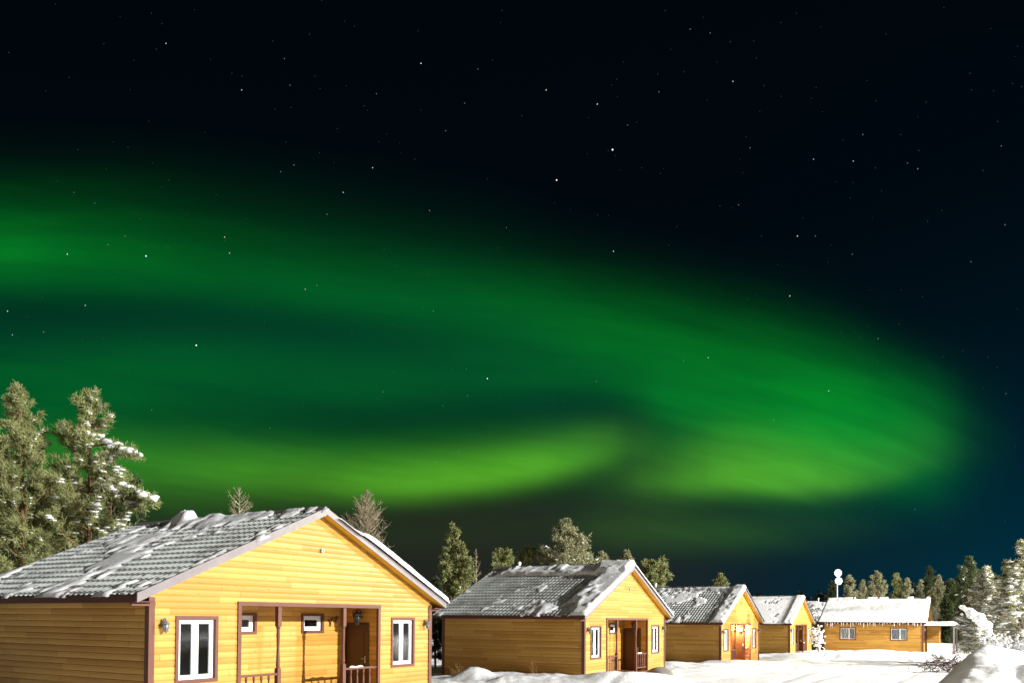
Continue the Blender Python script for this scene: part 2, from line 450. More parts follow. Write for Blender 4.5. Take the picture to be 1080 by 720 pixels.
# ------------------------------------------------------------------ ground
CAB = [(-4.921, 20.535, 0.41), (5.421, 37.697, 0.11), (15.467, 54.741, -0.20), (25.885, 72.575, -0.32), (36.3, 90.6, -0.35), (39.95, 78.1, -0.22)]
YAW = 1.035
VX, VY = math.cos(YAW), math.sin(YAW)
def ground_z(x, y):
    x = np.asarray(x, float); y = np.asarray(y, float)
    z = 0.55 - 0.0165 * np.clip(y, 0, 60)
    z = z + 0.05 * (fbm(x * .35, y * .35) - .5)
    road = np.exp(-((( x - 12) * VY - (y - 33) * VX + 0) / 9.0) ** 2)        # smooth ploughed road in front of the row
    rough = 1 - 0.85 * sstep(0.25, 0.7, road)
    z = z + rough * (0.30 * (fbm(x * .55 + 3, y * .55) - .5) + 0.10 * (fbm(x * 2.1, y * 2.1 + 9, 3) - .5))
    z = z + 0.02 * (fbm(x * 3, y * 3 + 9, 3) - .5)
    # ploughed heaps along cabin two
    def heap(cx, cy, ax, ay, h, rot=0.0):
        c, s = math.cos(rot), math.sin(rot)
        u = (x - cx) * c + (y - cy) * s; v = -(x - cx) * s + (y - cy) * c
        return h * np.exp(-(u / ax) ** 2 - (v / ay) ** 2)
    z = z + heap(1.2, 33.6, 4.2, 1.5, 0.26, -.54) + heap(-1.55, 33.4, .75, .6, .42) + heap(3.9, 31.7, 1.3, 1.0, .28) + heap(0.2, 32.2, 1.0, .6, .18)
    z = z + heap(5.7, 33.0, 1.9, .9, .34, .9) + heap(14.2, 49.5, 3.6, 1.5, .34, -.54) + heap(9.8, 49.0, 3.0, 1.3, .25, -.54)
    z = z + heap(20.0, 55.5, 2.6, 1.2, .35, 1.0) + heap(25.5, 66.5, 4.0, 1.6, .35, -.54) + heap(22, 63, 3, 1.5, .4, 1.0)
    z = z + heap(33, 71.8, 6.5, 2.0, .35, -.54) + heap(30, 68, 4, 1.3, .3, 1.0)
    # big bank at the right
    bx, by = 8.2, 15.2; ex, ey = 15.6, 26.5
    L = math.hypot(ex - bx, ey - by); dx, dyy = (ex - bx) / L, (ey - by) / L
    s = (x - bx) * dx + (y - by) * dyy; t = (x - bx) * dyy - (y - by) * dx       # t>0 to the right
    prof = np.where(t < 0, np.exp(-(t / 1.15) ** 2), 0.56 + 0.44 * np.exp(-(t / 1.6) ** 2)) * np.where(t > 0, np.exp(-(np.maximum(t - 9, 0) / 6) ** 2), 1)
    along = sstep(-5, 3.0, s) * (1 - 0.9 * sstep(L + 0.5, L + 7, s))
    hgt = (0.55 + 1.02 * sstep(0, L, s))
    z = z + prof * along * hgt * (0.90 + 0.24 * fbm(x * .55, y * .55 + 4, 3))
    z = z + prof * along * (0.20 * (fbm(s * .3, t * 1.6 + 7, 3) - .5) + 0.07 * (fbm(x * 3, y * 3, 3) - .5))
    acr = (x - 12) * VY - (y - 33) * VX
    for g in (-5.6, -3.9, -1.2, .5, 2.6):
        z = z - .05 * np.exp(-((acr - g - .5 * np.sin((x + y) * .09 + g)) / .22) ** 2) * sstep(20, 30, y)
    for g, w in ((1.1, .22), (2.3, .18)):
        z = z - .20 * along * np.exp(-((t - g - .25 * np.sin(s * .5)) / w) ** 2) * sstep(.5, 2, s)  # two grooves added to the bank's shape to draw dark shadow streaks
    z = z + 0.45 * sstep(26, 46, x - 0.25 * (y - 30)) * (1 - sstep(60, 70, y)) * fbm(x * .3 + 5, y * .3)
    # land rises gently far away
    r = np.hypot(x, y)
    z = z + 1.5 * sstep(110, 400, r)
    return z

th_f = np.linspace(rad(90 - 42), rad(90 + 42), 620)
th_b = np.linspace(rad(90 + 42), rad(360 + 90 - 42), 80)[1:-1]
th = np.concatenate([th_f, th_b])
rr = np.concatenate([[0.0], np.geomspace(1.5, 20, 60), np.geomspace(20, 110, 330)[1:], np.geomspace(110, 4000, 60)[1:]])
TH, RR = np.meshgrid(th, rr)
GX, GY = RR * np.cos(TH), RR * np.sin(TH)
GZ = ground_z(GX, GY)
nr, nth = RR.shape
idx = np.arange(nr * nth).reshape(nr, nth)
nx = np.roll(idx, -1, axis=1)
F = np.stack([idx[:-1], idx[1:], nx[1:], nx[:-1]], axis=-1).reshape(-1, 4)
gm = npmesh('snowy_ground', np.stack([GX, GY, GZ], -1).reshape(-1, 3), F, M_SNOW, True)
tag(link('snowy_ground', gm), 'white snow covering the ground, the road and the bank at the right', kind='structure')
def gz(x, y): return float(ground_z(x, y))

# ------------------------------------------------------------------ cabins
W2, OV, OF, HE, HR = 4.756, 0.452, 0.266, 2.56, 4.85
SLOPE = (HR - HE) / (W2 + OV)
def roof_z(x): return HR - SLOPE * abs(x)
SL = math.hypot(W2 + OV, HR - HE)
WZ0 = -0.6
THK = 0.11
def under(x): return roof_z(x) - THK - 0.012

def siding(mb, org, dirv, nrm, a0, a1, z0, z1, openings=(), gable=False, pitch=PITCH):
    org, dirv, nrm = Vector(org), Vector(dirv), Vector(nrm)
    zs = set()
    k0, k1 = math.floor(z0 / pitch), math.ceil(z1 / pitch)
    prof = [(0.0, 0.0), (0.05, 0.007), (0.2, 0.012), (0.55, 0.014), (0.88, 0.010), (0.95, 0.0)]
    for k in range(k0, k1 + 1):
        for t, _ in prof: zs.add(round((k + t) * pitch, 5))
    for o in openings: zs.add(o[2]); zs.add(o[3])
    zs.add(z0); zs.add(z1)
    zs = sorted(z for z in zs if z0 <= z <= z1)
    def off(z):
        t = (z / pitch) % 1.0
        pr = prof + [(1.0, 0.0)]
        for (p, a), (q, b) in zip(pr, pr[1:]):
            if p <= t <= q: return a + (b - a) * (t - p) / (q - p)
        return 0
    def lim(z):
        if not gable: return a0, a1
        h = max(0.0, (HR - THK - 0.012 - z) / SLOPE)
        return max(a0, -h), min(a1, h)
    P = lambda a, z: org + dirv * a + nrm * off(z) + Vector((0, 0, z))
    for za, zb in zip(zs, zs[1:]):
        zm = (za + zb) / 2
        la, lb = lim(za), lim(zb)
        cuts = sorted({c for o in openings if o[2] < zm < o[3] for c in (o[0], o[1])})
        A = [la[0]] + cuts + [la[1]]; B = [lb[0]] + cuts + [lb[1]]
        for i in range(len(A) - 1):
            m = (A[i] + A[i + 1]) / 2
            if any(o[0] < m < o[1] and o[2] < zm < o[3] for o in openings): continue
            if A[i + 1] - A[i] < 1e-4: continue
            mb.quad(P(A[i], za), P(A[i + 1], za), P(B[i + 1], zb), P(B[i], zb))

CACHE = {}
def cached(key, fn):
    if key not in CACHE: CACHE[key] = fn()
    return CACHE[key]

def frame_rect(mb, P, a0, a1, z0, z1, w, d0, d1):
    """rectangular ring of width w in the plane (a,z); P(a,z,d) gives the point"""
    def bx(x0, x1, y0, y1):
        n = len(mb.v)
        mb.v += [tuple(P(x, y, d)) for d in (d0, d1) for x, y in ((x0, y0), (x1, y0), (x1, y1), (x0, y1))]
        mb.f += [tuple(n + i for i in q) for q in ((3, 2, 1, 0), (4, 5, 6, 7), (0, 1, 5, 4), (1, 2, 6, 5), (2, 3, 7, 6), (3, 0, 4, 7))]
    bx(a0, a0 + w, z0, z1); bx(a1 - w, a1, z0, z1); bx(a0 + w, a1 - w, z1 - w, z1); bx(a0 + w, a1 - w, z0, z0 + w)
    return bx

def window(parent, key, org, dirv, nrm, a0, a1, z0, z1, style):
    """opening a0..a1 x z0..z1 on the wall plane; parts: window (white frame) > trim, pane, curtain"""
    org, dirv, nrm = Vector(org), Vector(dirv), Vector(nrm)
    P = lambda a, z, d: org + dirv * a + nrm * d + Vector((0, 0, z))
    def mk_frame():
        mb = MB(); bx = frame_rect(mb, P, a0, a1, z0, z1, 0.065, -0.10, -0.035)
        if style == 'tall':
            m = (a0 + a1) / 2; bx(m - 0.055, m + 0.055, z0 + 0.065, z1 - 0.065)
            for s0, s1 in ((a0 + .065, m - .055), (m + .055, a1 - .065)):
                frame_rect(mb, P, s0, s1, z0 + .065, z1 - .065, 0.03, -0.09, -0.048)
        elif style == 'wide':
            m = a0 + (a1 - a0) * 0.58; bx(m - 0.05, m + 0.05, z0 + 0.065, z1 - 0.065)
        else:
            frame_rect(mb, P, a0 + .065, a1 - .065, z0 + .065, z1 - .065, 0.045, -0.09, -0.045)
        return mb.mesh('window', M_PVC)
    def mk_trim():
        mb = MB(); t = 0.075 if style != 'small' else 0.07
        frame_rect(mb, P, a0 - t, a1 + t, z0 - t, z1 + t, t, -0.02, 0.038)
        frame_rect(mb, P, a0 - .004, a1 + .004, z0 - .004, z1 + .004, 0.006, -0.10, 0.02)
        return mb.mesh('trim', M_BROWN)
    def mk_pane():
        mb = MB()
        n = len(mb.v)
        for d in (-0.072, -0.066):
            mb.v += [tuple(P(a, z, d)) for a, z in ((a0 + .03, z0 + .03), (a1 - .03, z0 + .03), (a1 - .03, z1 - .03), (a0 + .03, z1 - .03))]
        mb.f += [(n + 3, n + 2, n + 1, n), (n + 4, n + 5, n + 6, n + 7)]
        return mb.mesh('pane', M_GLASS)
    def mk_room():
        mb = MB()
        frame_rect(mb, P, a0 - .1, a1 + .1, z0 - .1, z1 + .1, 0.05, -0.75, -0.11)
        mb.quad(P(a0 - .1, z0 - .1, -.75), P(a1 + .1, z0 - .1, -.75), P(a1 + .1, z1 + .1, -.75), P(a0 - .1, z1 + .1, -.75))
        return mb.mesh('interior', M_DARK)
    def mk_curt():
        mb = MB(); N = 60
        def strip(zt, zbfun, amp, d):
            for i in range(N):
                p, q = [a0 + .03 + (a1 - a0 - .06) * j / N for j in (i, i + 1)]
                dp, dq = [d + amp * math.sin((a - a0) * 42) for a in (p, q)]
                mb.quad(P(p, zbfun(p), dp), P(q, zbfun(q), dq), P(q, zt, dq), P(p, zt, dp))
        if style == 'tall':
            m = (a0 + a1) / 2
            sc = lambda a: abs(math.cos((a - m) / (a1 - a0) * math.pi * 2))
            strip(z1 - .03, lambda a: z1 - 0.20 - 0.09 * (1 - sc(a)), .012, -.16)
            strip(z0 + .48, lambda a: z0 + 0.14 + .10 * sc(a), .012, -.18)  # lower strip stands in for pale snow arcs reflected in the glass
        else:
            f = 0.45 if style == 'wide' else 0.0
            strip(z1 - .03, lambda a: z0 + .03, .012, -.115)
        return mb.mesh('curtain', M_CURT)
    w = link('window', cached((key, 'f'), mk_frame), parent)
    link('trim', cached((key, 't'), mk_trim), w)
    link('pane', cached((key, 'p'), mk_pane), w)
    link('interior', cached((key, 'r'), mk_room), w)
    if style in ('tall', 'wide'): link('curtain', cached((key, 'c'), mk_curt), w)
    return w

def lantern(parent, x, y, z, facing, lit=False, big=False):
    """wall lantern: bracket, cap, cage with glass; facing = outward unit vector in cabin space"""
    k = 1.25 if big else .78
    fx, fy = facing
    c = (x + fx * 0.13 * k, y + fy * 0.13 * k, z)
    def mk():
        mb = MB()
        mb.lathe([(0.055, 0.0), (0.05, 0.02), (0.02, 0.03)], (x, y, z + .02), 10, 'y' if abs(fy) > .5 else 'x') if False else None
        mb.box(x - .035 - .0 * abs(fx), x + .035, y - .035, y + .035, z - .02, z + .14)
        pts = [(x, y, z + .10), (x + fx * .05, y + fy * .05, z + .19 * k), (x + fx * .11 * k, y + fy * .11 * k, z + .20 * k), (c[0], c[1], z + .14 * k)]
        mb.tube(pts, .012, 6)
        mb.lathe([(0.004, .17 * k), (0.03 * k, .14 * k), (0.05 * k, .12 * k), (0.105 * k, .065 * k), (0.115 * k, .05 * k), (.09 * k, .05 * k)], c, 10)
        for j in range(6):
            a = j * math.pi / 3
            mb.tube([(c[0] + .085 * k * math.cos(a), c[1] + .085 * k * math.sin(a), c[2] + .05 * k), (c[0] + .055 * k * math.cos(a), c[1] + .055 * k * math.sin(a), c[2] - .13 * k)], .007, 4)
        mb.lathe([(0.06 * k, -.13 * k), (0.065 * k, -.145 * k), (.03 * k, -.16 * k), (.008, -.19 * k)], c, 10)
        if big:
            for s in (-1, 1):     # curled iron scrolls
                ux, uy = (-fy, fx)
                sp = []
                for q in range(14):
                    a = q / 13 * 4.6; r = .17 - .010 * q
                    sp.append((c[0] + ux * s * (.03 + r * math.sin(a)), c[1] + uy * s * (.03 + r * math.sin(a)), z + .09 - r * math.cos(a) * .8 + .05))
                mb.tube(sp, .014, 5)
        return mb.mesh('wall_lantern', M_IRON if big else M_PEWTER)
    L = link('wall_lantern', cached(('lan', x, y, z, big), mk), parent)
    def mkg():
        mb = MB(); mb.lathe([(.045 * k, -.125 * k), (.07 * k, -.03 * k), (.075 * k, .045 * k)], c, 10)
        return mb.mesh('lantern_glass', M_LIT if lit else M_IRON if big else M_SHADE, True)
    link('lantern_glass', cached(('lang', x, y, z, lit), mkg), L)
    return L, c
M_LIT = emis('lit_lamp_glass', (1.0, 0.86, 0.55), 60)
M_SHADE = paint('smoked_glass', (0.22, 0.24, 0.25), 0.08, 0.1, 0.8)

OPW = (-2.50, 2.37, 2.38)      # porch opening left, right, top
REC = 1.30
def roof_grid(side, D, nyp, nsp, per=0.19, step=0.35):
    y = np.linspace(-OF, D + OF, int((D + 2 * OF) / per * nyp) + 1)
    K = int(SL / step) + 1
    s = []
    for k in range(K):
        for t in (0.0, 0.12, 0.55, 0.97): s.append(k * step + t * step)
    s = np.array([q for q in s if q < SL] + [SL])
    Y, S_ = np.meshgrid(y, s)
    return Y, S_
def roof_pt(side, Y, S_, h):
    """S_: distance down the slope from the ridge"""
    ca, sa = (W2 + OV) / SL, (HR - HE) / SL
    X = side * (S_ * ca + h * sa)
    Z = HR - S_ * sa + h * ca
    return np.stack([X, Y, Z], -1)
def grid_faces(a, b, flip=False):
    i = np.arange(a * b).reshape(a, b)
    f = np.stack([i[:-1, :-1], i[:-1, 1:], i[1:, 1:], i[1:, :-1]], -1).reshape(-1, 4)
    return f[:, ::-1] if flip else f

def mk_roof(D, mat, fine):
    V = []; Fs = []; UV = []
    n = 0
    for side in (-1, 1):
        Y, S_ = roof_grid(side, D, 8 if fine else 6, 4)
        ph = Y / 0.19
        h = 0.016 * np.cos(2 * np.pi * ph) + 0.022 * ((S_ / 0.35) % 1.0)
        P = roof_pt(side, Y, S_, h).reshape(-1, 3)
        f = grid_faces(*Y.shape, flip=side > 0) + n
        V.append(P); Fs.append(f); UV.append(np.stack([ph, 1.0 - (S_ / 0.35) % 1.0 + 0 * Y], -1).reshape(-1, 2)); n += len(P)
    V = np.concatenate(V); Fs = np.concatenate(Fs); UV = np.concatenate(UV)
    m = npmesh('roof', V, Fs, mat, False)
    l = m.uv_layers.new(name='UVMap'); idx = np.zeros(len(m.loops), dtype=np.int32); m.loops.foreach_get('vertex_index', idx)
    l.data.foreach_set('uv', UV[idx].astype(np.float32).ravel())
    return m

def mk_snow(D, tfun, cell=0.075, seed=0):
    V = []; Fs = []; n = 0
    for side in (-1, 1):
        ys = np.arange(-OF - 0.10, D + OF + 0.10 + cell, cell); ss = np.arange(0, SL + 0.12, cell)
        Y, S_ = np.meshgrid(ys, ss)
        T = tfun(side, Y, S_)
        edge = np.minimum(np.minimum(Y - ys[0], ys[-1] - Y), SL + 0.10 - S_)
        T = T * sstep(-0.02, 0.14, edge) ** .5 - 0.02 * (edge < .03)
        T = np.where(T > 0.0, T + 0.022, T)
        T = np.clip(T, -0.03, 1)
        P = roof_pt(side, Y, S_, T)
        if side == 1 or True:
            P[0, :, 0] *= 0.0                       # close over the ridge
        P = P.reshape(-1, 3)
        f = grid_faces(*Y.shape, flip=side > 0)
        keep = (T.ravel()[f] > 0).any(axis=1)
        # overhanging lip: drop the outer rows down a little
        V.append(P); Fs.append(f[keep] + n); n += len(P)
    V = np.concatenate(V); Fs = np.concatenate(Fs)
    used = np.unique(Fs); re = -np.ones(len(V), int); re[used] = np.arange(len(used))
    return npmesh('roof_snow', V[used], re[Fs], M_RSNOW, True)

def cabin(i, loc, D, label, tfun, roofmat, fine=False, lamp_on=False, yaw=YAW, pipe=(0.9, 6.4, 0.45), sidewin=()):
    c = empty('wooden_cabin', loc, yaw, label, 'cabin', 'yellow wooden cabins standing in a row')
    L, R_, T_ = OPW
    wins = [(-4.16 + .075, -3.08 - .075, .71 + .075, 2.14 - .075), (2.90 + .075, 3.98 - .075, .71 + .075, 2.14 - .075)]
    sm = [(-1.64, -0.90, 1.76, 2.16), (0.78, 1.49, 1.76, 2.16)]
    def mk():
        mb = MB(); siding(mb, (0, 0, 0), (1, 0, 0), (0, -1, 0), -W2, W2, WZ0, HR - THK - .013, [(L, R_, WZ0 - 1, T_)] + wins, True); return mb.mesh('front_wall', M_WOOD)
    link('front_wall', cached('fw', mk), c)
    def mk():
        mb = MB(); siding(mb, (0, D, 0), (-1, 0, 0), (0, 1, 0), -W2, W2, WZ0, HR - THK - .013, [], True); return mb.mesh('back_wall', M_WOOD)
    link('back_wall', cached(('bw', D), mk), c)
    for s in (-1, 1):
        def mk():
            mb = MB()
            if s < 0: siding(mb, (-W2, 0, 0), (0, -1, 0), (-1, 0, 0), -D, 0, WZ0, under(W2), [(-o[1], -o[0], o[2], o[3]) for o in sidewin])
            else: siding(mb, (W2, 0, 0), (0, 1, 0), (1, 0, 0), 0, D, WZ0, under(W2))
            return mb.mesh('side_wall', M_WOOD)
        link('side_wall', cached(('sw', D, s, bool(sidewin)), mk), c)
    # porch recess
    def mk():
        mb = MB(); siding(mb, (0, REC, 0), (1, 0, 0), (0, -1, 0), L, R_, WZ0, T_ + .25, sm); return mb.mesh('porch_wall', M_WOOD)
    link('porch_wall', cached('pw', mk), c)
    dr = (0.38, 1.20)
    def mk():
        mb = MB(); siding(mb, (R_, 0, 0), (0, -1, 0), (-1, 0, 0), -REC, -.02, WZ0, T_ + .25, [(-dr[1], -dr[0], WZ0 - 1, 1.92)]); return mb.mesh('porch_wall', M_WOOD)
    link('porch_wall', cached('ps', mk), c)
    def mk():
        mb = MB(); siding(mb, (L, 0, 0), (0, 1, 0), (1, 0, 0), .02, REC, WZ0, T_ + .25); return mb.mesh('porch_wall', M_WOOD)
    link('porch_wall', cached('ps2', mk), c)
    def mk():
        mb = MB(); mb.box(L - .02, R_ + .02, .03, REC + .02, T_ + .06, T_ + .10); return mb.mesh('porch_ceiling', M_SOFFIT)
    link('porch_ceiling', cached('pc', mk), c)
    def mk():
        mb = MB()
        for k in range(9): mb.box(L, R_, -.05 + k * .15, -.05 + k * .15 + .143, -.12, -.08)
        return mb.mesh('porch_floor', M_DECK)
    link('porch_floor', cached('pf', mk), c)
    # door in the side of the porch
    def mk():
        mb = MB(); mb.box(R_ + .01, R_ + .05, dr[0] + .03, dr[1] - .03, -.06, 1.89)
        for z0, z1 in ((.15, .85), (1.0, 1.75)):
            mb.box(R_ + .0, R_ + .012, dr[0] + .15, dr[1] - .15, z0, z1)
        return mb.mesh('door', M_DOOR)
    d = link('door', cached('dr', mk), c)
    def mk():
        mb = MB(); mb.box(R_ - .03, R_ + .06, dr[0] - .06, dr[0] + .02, -.1, 1.98); mb.box(R_ - .03, R_ + .06, dr[1] - .02, dr[1] + .06, -.1, 1.98); mb.box(R_ - .032, R_ + .06, dr[0] + .02, dr[1] - .02, 1.90, 1.98)
        return mb.mesh('door_frame', M_DOOR)
    link('door_frame', cached('df', mk), d)
    def mk():
        mb = MB(); mb.box(R_ - .015, R_ + .01, dr[0] + .07, dr[0] + .11, .85, 1.05); mb.tube([(R_ - .01, dr[0] + .09, .97), (R_ - .05, dr[0] + .09, .97), (R_ - .055, dr[0] + .2, .97)], .009, 6)
        return mb.mesh('handle', M_SILVER)
    link('handle', cached('dh', mk), d)
    # windows
    for q, w in enumerate(wins): window(c, ('fwin', q), (0, 0, 0), (1, 0, 0), (0, -1, 0), *w, 'tall')
    for q, w in enumerate(sm): window(c, ('swin', q), (0, REC, 0), (1, 0, 0), (0, -1, 0), *w, 'small')
    for q, w in enumerate(sidewin):
        window(c, ('side', D, q), (-W2, 0, 0), (0, -1, 0), (-1, 0, 0), -w[1], -w[0], w[2], w[3], 'wide')
    # porch surround, posts, rails
    def mk():
        mb = MB(); mb.box(L - .045, L + .055, -.045, .03, WZ0, T_ + .0); mb.box(R_ - .055, R_ + .045, -.045, .03, WZ0, T_ + .0)
        mb.box(L - .047, R_ + .047, -.05, .035, T_, T_ + .095); return mb.mesh('porch_trim', M_BROWN)
    link('porch_trim', cached('pt', mk), c)
    for q, px in enumerate((-1.265, 1.0)):
        def mk():
            mb = MB(); s = .055; zf = -.1
            mb.box(px - s, px + s, -.01, .10, 1.90, T_ + .002)
            mb.lathe([(.05, 1.90), (.062, 1.87), (.04, 1.84), (.047, 1.7), (.036, 1.4), (.044, 1.1), (.052, .98), (.04, .93), (.06, .90)], (px, .045, 0), 12)
            mb.box(px - s, px + s, -.01, .10, zf, .90)
            return mb.mesh('post', M_BROWN)
        link('post', cached(('post', q), mk), c)
    for q, (r0, r1) in enumerate(((L + .055, -1.265 - .055), (1.0 + .055, R_ - .055))):
        def mk():
            mb = MB(); mb.box(r0, r1, 0, .09, .74, .79); return mb.mesh('railing', M_BROWN)
        rl = link('railing', cached(('rail', q), mk), c)
        def mk():
            mb = MB(); mb.box(r0, r1, .015, .075, .08, .13); return mb.mesh('bottom_rail', M_BROWN)
        link('bottom_rail', cached(('brail', q), mk), rl)
        nb = 4
        for k in range(nb):
            bx = r0 + (r1 - r0) * (k + 1) / (nb + 1)
            def mk():
                mb = MB(); mb.lathe([(.022, .13), (.03, .2), (.018, .24), (.032, .38), (.028, .5), (.017, .58), (.03, .66), (.026, .74)], (bx, .045, 0), 8)
                return mb.mesh('baluster', M_BROWN)
            link('baluster', cached(('bal', q, k), mk), rl)
        def mk():
            V = MB(); a, b = r0 + (r1 - r0) * .15, r0 + (r1 - r0) * .6
            V.tube([(a + (b - a) * t / 8, .045, .795 + .012 * math.sin(t * 1.3)) for t in range(9)], [.01] + [.033] * 7 + [.01], 7)
            return V.mesh('rail_snow', M_RSNOW, True)
        if q == 1: link('rail_snow', cached('rs', mk), rl)
    # corner boards
    for sx in (-1, 1):
        for back in (0, 1):
            def mk():
                mb = MB(); x = sx * W2
                y0, y1 = ((-.045, 0), (D, D + .045))[back]; ya, yb = ((0, .09), (D - .09, D))[back]
                # one L-shaped board round the corner
                xi, xo = x - sx * .09, x + sx * .045
                o = (y0, y1)[back]; inn = (y1, y0)[back]; e = (yb, ya)[back]
                poly = [(xi, o), (xo, o), (xo, e), (x + sx * .002, e), (x + sx * .002, inn), (xi, inn)]
                mb.prism(poly, lambda p, a: (p[0], p[1], a), WZ0, under(W2) - .12)
                return mb.mesh('corner_board', M_BROWN)
            link('corner_board', cached(('cb', D, sx, back), mk), c)
    # roof: profiled metal, boarded underside, verges, eaves
    roof = link('roof', cached(('roof', D, roofmat.name), lambda: mk_roof(D, roofmat, fine)), c)
    def mk():
        mb = MB()
        for s in (-1, 1):
            poly = [(0, HR - .03), (s * (W2 + OV), HE - .03), (s * (W2 + OV), HE - THK), (0, HR - THK)]
            mb.prism(poly, lambda p, a: (p[0], a, p[1]), -OF + .02, D + OF - .02)
        return mb.mesh('soffit', M_SOFFIT)
    link('soffit', cached(('sof', D), mk), roof)
    for sx in (-1, 1):
        for back in (0, 1):
            def mk():
                mb = MB(); y0, y1 = ((-OF - .012, -OF + .018), (D + OF - .018, D + OF + .012))[back]
                x1 = sx * (W2 + OV + .02); q = .13 if sx > 0 else .155
                poly = [(0, HR + .035), (x1, roof_z(x1) + .035), (x1, roof_z(x1) - q), (0, HR - q)]
                mb.prism(poly, lambda p, a: (p[0], a, p[1]), y0, y1)
                return mb.mesh('verge_board', M_VERGE)
            link('verge_board', cached(('vb', D, sx, back), mk), roof)
        def mk():
            mb = MB(); x = sx * (W2 + OV)
            mb.box(min(x, x + sx * .018), max(x, x + sx * .018), -OF + .018, D + OF - .018, HE - .135, HE - .012)
            mb.box(min(sx * (W2 + .025), x - sx * .002), max(sx * (W2 + .025), x - sx * .002), -OF + .10, D + OF - .10, HE - .155, HE - .13)
            return mb.mesh('eave_board', M_FASCIA)
        link('eave_board', cached(('eb', D, sx), mk), roof)
        def mk():
            mb = MB(); x = sx * (W2 + OV); a, b = sx * (W2 - .10), x - sx * .01
            mb.box(min(a, b), max(a, b), -.05, -.005, HE - .225, HE - .14)
            return mb.mesh('eave_return', M_BROWN)
        link('eave_return', cached(('er', sx), mk), roof)
    def mk():
        mb = MB(); r = .07
        poly = [(-.14, HR - SLOPE * .14 + .03), (0, HR + .075), (.14, HR - SLOPE * .14 + .03), (0, HR + .02)]
        mb.prism(poly, lambda p, a: (p[0], a, p[1]), -OF + .02, D + OF - .02)
        return mb.mesh('ridge_cap', M_VERGE)
    link('ridge_cap', cached(('rc', D), mk), roof)
    if pipe:
        def mk():
            mb = MB(); x, y, e = pipe; zb = roof_z(x) - .1
            mb.lathe([(.06, 0), (.06, HR + e - zb - .1), (.085, HR + e - zb - .08), (.085, HR + e - zb), (.01, HR + e - zb + .06)], (x, y, zb), 10)
            return mb.mesh('vent_pipe', M_WHITE, False)
        link('vent_pipe', cached(('pipe', pipe), mk), roof)
    link('roof_snow', mk_snow(D, tfun), roof)
    # small fittings
    lantern(c, -4.47, -.03, 1.93, (0, -1)); lantern(c, 4.47, -.03, 1.93, (0, -1))
    Lp, lc = lantern(c, R_ - .03, .62, 2.12, (-1, 0), lit=lamp_on, big=True)
    if lamp_on:
        pl = bpy.data.lights.new('porch_light', 'POINT'); pl.energy = 800; pl.color = (1.0, .82, .52); pl.shadow_soft_size = .09
        po = bpy.data.objects.new('porch_light', pl); COL.objects.link(po); po.parent = c; po.location = (lc[0] - .16, lc[1], lc[2] - .05)
    def mk():
        mb = MB(); mb.lathe([(.055, 0), (.055, -.05), (.035, -.055), (.03, -.03)], (.1, -.02, 3.82), 14, 'y'); return mb.mesh('round_vent', M_SILVER)
    link('round_vent', cached('rv', mk), c)
    if i == 0:
        mb = MB()
        for x, z, s in ((1.80, 2.02, 1.0), (2.02, 2.08, .8)):
            mb.tube([(x - .09 * s, REC - .03, z + .05 * s), (x - .03 * s, REC - .05, z), (x + .04 * s, REC - .05, z + .02), (x + .09 * s, REC - .03, z + .10 * s)], [.012, .03, .028, .01], 6)
            mb.tube([(x, REC - .05, z + .03), (x, REC - .05, z - .16 * s)], [.03, .015], 6)
        link('carved_hook', mb.mesh('carved_hook', M_BROWN), c)
    return c

# snow thickness on each roof (metres); side -1 = the slope facing the camera
def t_one(side, Y, S_):
    n = fbm(Y * 1.1 + 3, S_ * .55 + 8, 5); f = fbm(Y * 4.5, S_ * 2.2 + 1, 4)
    if side < 0:
        t = (n * .62 + f * .38) - .60
        t += .15 * sstep(1.1, .2, S_) * sstep(6.4, 4.5, Y)                      # along the ridge
        t += .16 * np.exp(-((Y - 5.9 - .15 * S_) / 1.3) ** 2) * sstep(2.6, 4.6, S_)    # lower back corner
        t += .11 * np.exp(-((Y - 3.8 + .35 * (S_ - 2.5)) / .55) ** 2) * sstep(.6, 2, S_)
        t += .08 * np.exp(-((S_ - .8) / .5) ** 2) * np.exp(-((Y - 3.6) / 1.4) ** 2)
        t = np.clip(t * .5, -.05, .035)
        t += .17 * sstep(.45, .25, abs(Y - 5.05)) * sstep(.5, .15, S_) + .05 * sstep(.9, .3, S_) * sstep(3.0, 3.6, Y) * sstep(5.6, 5.2, Y)
        t += .05 * sstep(.25, .0, S_) * (.4 + f) * (Y < 5.4)
        return t
    m = sstep(.9, 2.2, S_ + .6 * (fbm(Y * 2, S_ * 2) - .5))
    return .03 + .21 * m * (.7 + .6 * n) - .06 * (S_ < .5)
def t_two(side, Y, S_):
    n = fbm(Y * 1.2 + 31, S_ * .7 + 2, 5); f = fbm(Y * 4 + 9, S_ * 2.4, 4)
    if side > 0: return .16 + .08 * n
    t = (n * .55 + f * .45) - .63
    t = np.clip(t * .4, -.05, .022)
    r = .85 + .5 * (fbm(Y * 1.3 + 2, S_ * .1, 3) - .5) + .25 * sstep(1.8, .4, Y)
    t += .20 * sstep(r + .10, r - .10, S_) * sstep(7.3, 6.3, Y)
    e = 1.0 + .9 * (fbm(Y * .7 + 31, S_ * .8 + 2, 2) - .4) - .1 * S_ + .5 * sstep(2.5, 0, S_)
    t += .19 * sstep(e + .15, e - .15, Y)
    t += .07 * np.exp(-((Y - 2.1) / .55) ** 2 - ((S_ - 4.9) / .6) ** 2) * 1.6
    return t
